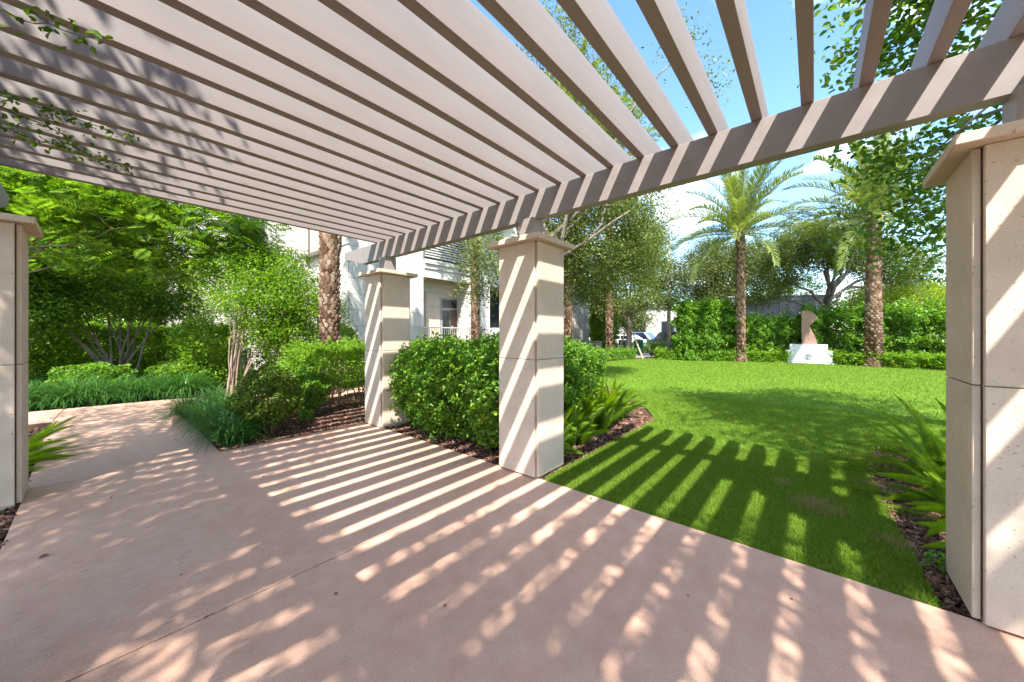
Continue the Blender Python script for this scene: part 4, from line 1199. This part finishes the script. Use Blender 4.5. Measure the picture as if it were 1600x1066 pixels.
# ------------------------------------------------------------------ stone building
bd = thing('stone_building', 'cream stone building with covered porch, louvred balcony and lattice window behind the palms', 'building', (6.74, 14.5, 0))
B0 = np.array([6.74, 14.5, 0])
ZC = [-0.1] + [0.525 + 0.66 * k for k in range(14)]
HT = ZC[-1]
_ps = {}
def clad(p0, p1, zlo, zhi, pitch=1.55, off=0.0):
    """courses of stone panels on a vertical plane from p0 to p1 (outside on the right-hand side of p0->p1)"""
    p0 = np.array(p0, float); p1 = np.array(p1, float)
    L = np.linalg.norm(p1 - p0); a = math.atan2(p1[1] - p0[1], p1[0] - p0[0])
    n = max(1, round(L / pitch)); w = L / n
    for za, zb in zip(ZC[:-1], ZC[1:]):
        lo, hi = max(za, zlo), min(zb, zhi)
        if hi - lo < 0.08:
            continue
        key = (round(w, 3), round(hi - lo, 3))
        if key not in _ps:
            _ps[key] = MB().box(0.007, w - 0.007, -0.04, 0.0, 0.007, hi - lo - 0.007).mesh('stone_panel', M['wall'], bevel=0.004)
        for i in range(n):
            q = p0 + (p1 - p0) * i / n
            put('stone_panel', _ps[key], bd, (q[0] - B0[0], q[1] - B0[1], lo), (0, 0, a))
def core(x0, x1, y0, y1, z0, z1, mat='wallcore', name='wall'):
    return MB().box(x0 - B0[0], x1 - B0[0], y0 - B0[1], y1 - B0[1], z0, z1).build(name, M[mat], bd)
YF = 14.5
core(6.76, 10.34, YF + 0.02, 19.5, -0.1, HT)                      # left pier block
clad((6.74, YF), (10.36, YF), -0.1, HT)
clad((6.74, 18.5), (6.74, YF), -0.1, 5.2, 2.0)
clad((6.74, 18.5), (6.74, YF), 7.4, HT, 2.0)
clad((6.74, 15.05), (6.74, YF), 5.2, 7.4, 0.6)
core(1.8, 6.70, 18.52, 20.0, -0.1, HT)                            # recessed wing
clad((1.8, 18.5), (3.6, 18.5), -0.1, HT, 1.8)
clad((4.95, 18.5), (6.74, 18.5), -0.1, HT, 1.8)
clad((3.6, 18.5), (4.95, 18.5), -0.1, 4.2, 1.4)
clad((3.6, 18.5), (4.95, 18.5), 7.2, HT, 1.4)
w_ = MB().box(3.6 - B0[0], 4.95 - B0[0], 18.47 - B0[1], 18.52 - B0[1], 4.2, 7.2).build('window', M['greymetal'], bd)
for i in range(2):
    for j in range(3):
        MB().box(3.68 - B0[0] + i * 0.62, 4.24 - B0[0] + i * 0.62, 18.455 - B0[1], 18.47 - B0[1], 4.3 + j * 0.97, 5.2 + j * 0.97).build('pane', M['glass'], w_)
# lattice screen on the side wall
ls = MB()
y0, y1, z0, z1 = 15.15 - B0[1], 18.35 - B0[1], 5.22, 7.35
for (ya, yb, za, zb) in ((y0, y1, z0, z0 + 0.1), (y0, y1, z1 - 0.1, z1), (y0, y0 + 0.1, z0, z1), (y1 - 0.1, y1, z0, z1)):
    ls.box(-0.16, -0.05, ya, yb, za, zb)
lat = ls.build('lattice_frame', M['bronze'], bd)
lb = MB()
n = 17
for i in range(n):
    yy = y0 + 0.1 + (y1 - y0 - 0.2) * (i + 0.5) / n
    lb.box(-0.13, -0.10, yy - 0.035, yy + 0.035, z0 + 0.1, z1 - 0.1)
for i in range(12):
    zz_ = z0 + 0.1 + (z1 - z0 - 0.2) * (i + 0.5) / 12
    lb.box(-0.10, -0.07, y0 + 0.1, y1 - 0.1, zz_ - 0.035, zz_ + 0.035)
lb.build('lattice_bars', M['tanwall'], lat)
MB().box(-0.02, 0.02, y0, y1, z0, z1).build('pane', M['glass'], lat)
MB().box(-0.30, 0.0, y0 - 0.1, y1 + 0.1, z0 - 0.14, z0).build('sill', M['bronze'], bd)
# porch bay
XA, XB, YB = 10.36, 13.385, 15.5
core(XA - 0.3, 15.9, YB + 0.02, 19.5, -0.1, HT, 'tanwall')
core(XA - 0.02, XB, 14.2, YB + 0.02, -0.1, 0.75, 'wall', 'terrace')
for z_ in range(4):                                              # tan cladding boards left of the door
    MB().box(11.2 - B0[0], 12.13 - B0[0], YB - 0.05 - B0[1], YB + 0.02 - B0[1], 0.76 + z_ * 0.735, 0.75 + (z_ + 1) * 0.735).build('cladding_panel', M['tanwall'], bd, bevel=0.004)
core(XA, XB, YB - 0.02, YB + 0.02, 3.70, 4.6, 'wall', 'lintel')
df = MB().box(12.15 - B0[0], 13.38 - B0[0], YB - 0.04 - B0[1], YB + 0.019 - B0[1], 0.75, 3.5).build('door_frame', M['greymetal'], bd)
MB().box(12.28 - B0[0], 13.3 - B0[0], YB - 0.055 - B0[1], YB - 0.03 - B0[1], 2.95, 3.4).build('transom_pane', M['glass'], df)
MB().box(12.32 - B0[0], 12.80 - B0[0], YB - 0.06 - B0[1], YB - 0.03 - B0[1], 0.8, 2.80).build('door_pane', M['glass'], df)
MB().box(12.86 - B0[0], 13.3 - B0[0], YB - 0.07 - B0[1], YB - 0.03 - B0[1], 0.8, 2.85).build('door_leaf', M['doorwood'], df)
MB().box(12.93 - B0[0], 12.98 - B0[0], YB - 0.11 - B0[1], YB - 0.07 - B0[1], 1.75, 1.95).build('handle', M['slat'], df)
core(XA, XB, 14.55, YB, 4.60, 4.66, 'wood', 'soffit')
core(XA, XB, 14.42, 14.62, 4.28, 4.72, 'wall', 'porch_beam')
core(XA, XB, 14.36, 14.62, 4.72, 4.95, 'wall', 'porch_beam')
core(XA, XB, 14.28, 14.66, 4.95, 5.15, 'wall', 'balcony_edge')
core(XA, XB, 15.06, 15.2, 5.15, HT, 'glass', 'balcony_glazing')
for k in range(9):
    MB().box(XA - B0[0], XB - B0[0], 14.34 - B0[1], 14.38 - B0[1], 5.28 + k * 0.125, 5.345 + k * 0.125).build('balcony_slat', M['slat'], bd)
for xx in (XA + 0.02, (XA + XB) / 2, XB - 0.06):
    MB().box(xx - B0[0], xx + 0.04 - B0[0], 14.38 - B0[1], 14.42 - B0[1], 5.15, 6.42).build('balcony_post', M['bronze'], bd)
core(XB + 0.02, 14.98, YF + 0.02, 15.6, -0.1, HT)
clad((XB, YF), (15.0, YF), -0.1, HT, 1.6)
clad((XB, YB), (XB, YF), -0.1, HT, 1.0)
core(15.0, 18.5, 15.5, 15.6, -0.1, 4.6, 'glass', 'dark_glazing')
core(15.0, 18.5, 14.3, 15.5, -0.1, 0.75, 'wall', 'terrace')
core(14.95, 18.55, 14.45, 15.6, 4.3, HT, 'wall', 'upper_wall')
core(18.52, 26.98, YF + 0.02, 19.5, -0.1, HT)
clad((18.5, YF), (27.0, YF), -0.1, HT, 1.7)
core(6.5, 27.3, 14.2, 20.0, HT, HT + 0.35, 'wall', 'cornice')
core(14.85, 15.4, 14.0, 14.35, -0.1, 1.86, 'white', 'gate_pier')
# terrace railing
rail = MB().box(9.9 - B0[0], 14.85 - B0[0], 14.1 - B0[1], 14.15 - B0[1], 1.80, 1.85).build('railing', M['slat'], bd)
bal = MB().box(-0.011, 0.011, -0.011, 0.011, 0.0, 1.75).mesh('baluster', M['greymetal'])
for k in range(38):
    put('baluster', bal, rail, (9.95 + k * 0.13 - B0[0], 14.125 - B0[1], 0.05))
rail2 = MB().box(15.4 - B0[0], 18.5 - B0[0], 14.1 - B0[1], 14.15 - B0[1], 1.80, 1.85).build('railing', M['slat'], bd)
for k in range(23):
    put('baluster', bal, rail2, (15.5 + k * 0.13 - B0[0], 14.125 - B0[1], 0.05))
# spiky plants at the foot of the terrace
sy = strap_mesh(48, 60, 0.8, 0.03)
for x, y, lb in ((10.1, 9.8, 'grey green spiky plant behind the hedge at the foot of the terrace palm'), (10.55, 9.25, 'second grey green spiky plant close to the lawn corner column hedge'), (11.2, 13.4, 'spiky plant standing right against the terrace railing')):
    o = put('spiky_plant', sy, None, (x, y, 0), (0, 0, x * 3), (1.25, 1.25, 1.5))
    tag(o, lb, 'plant')
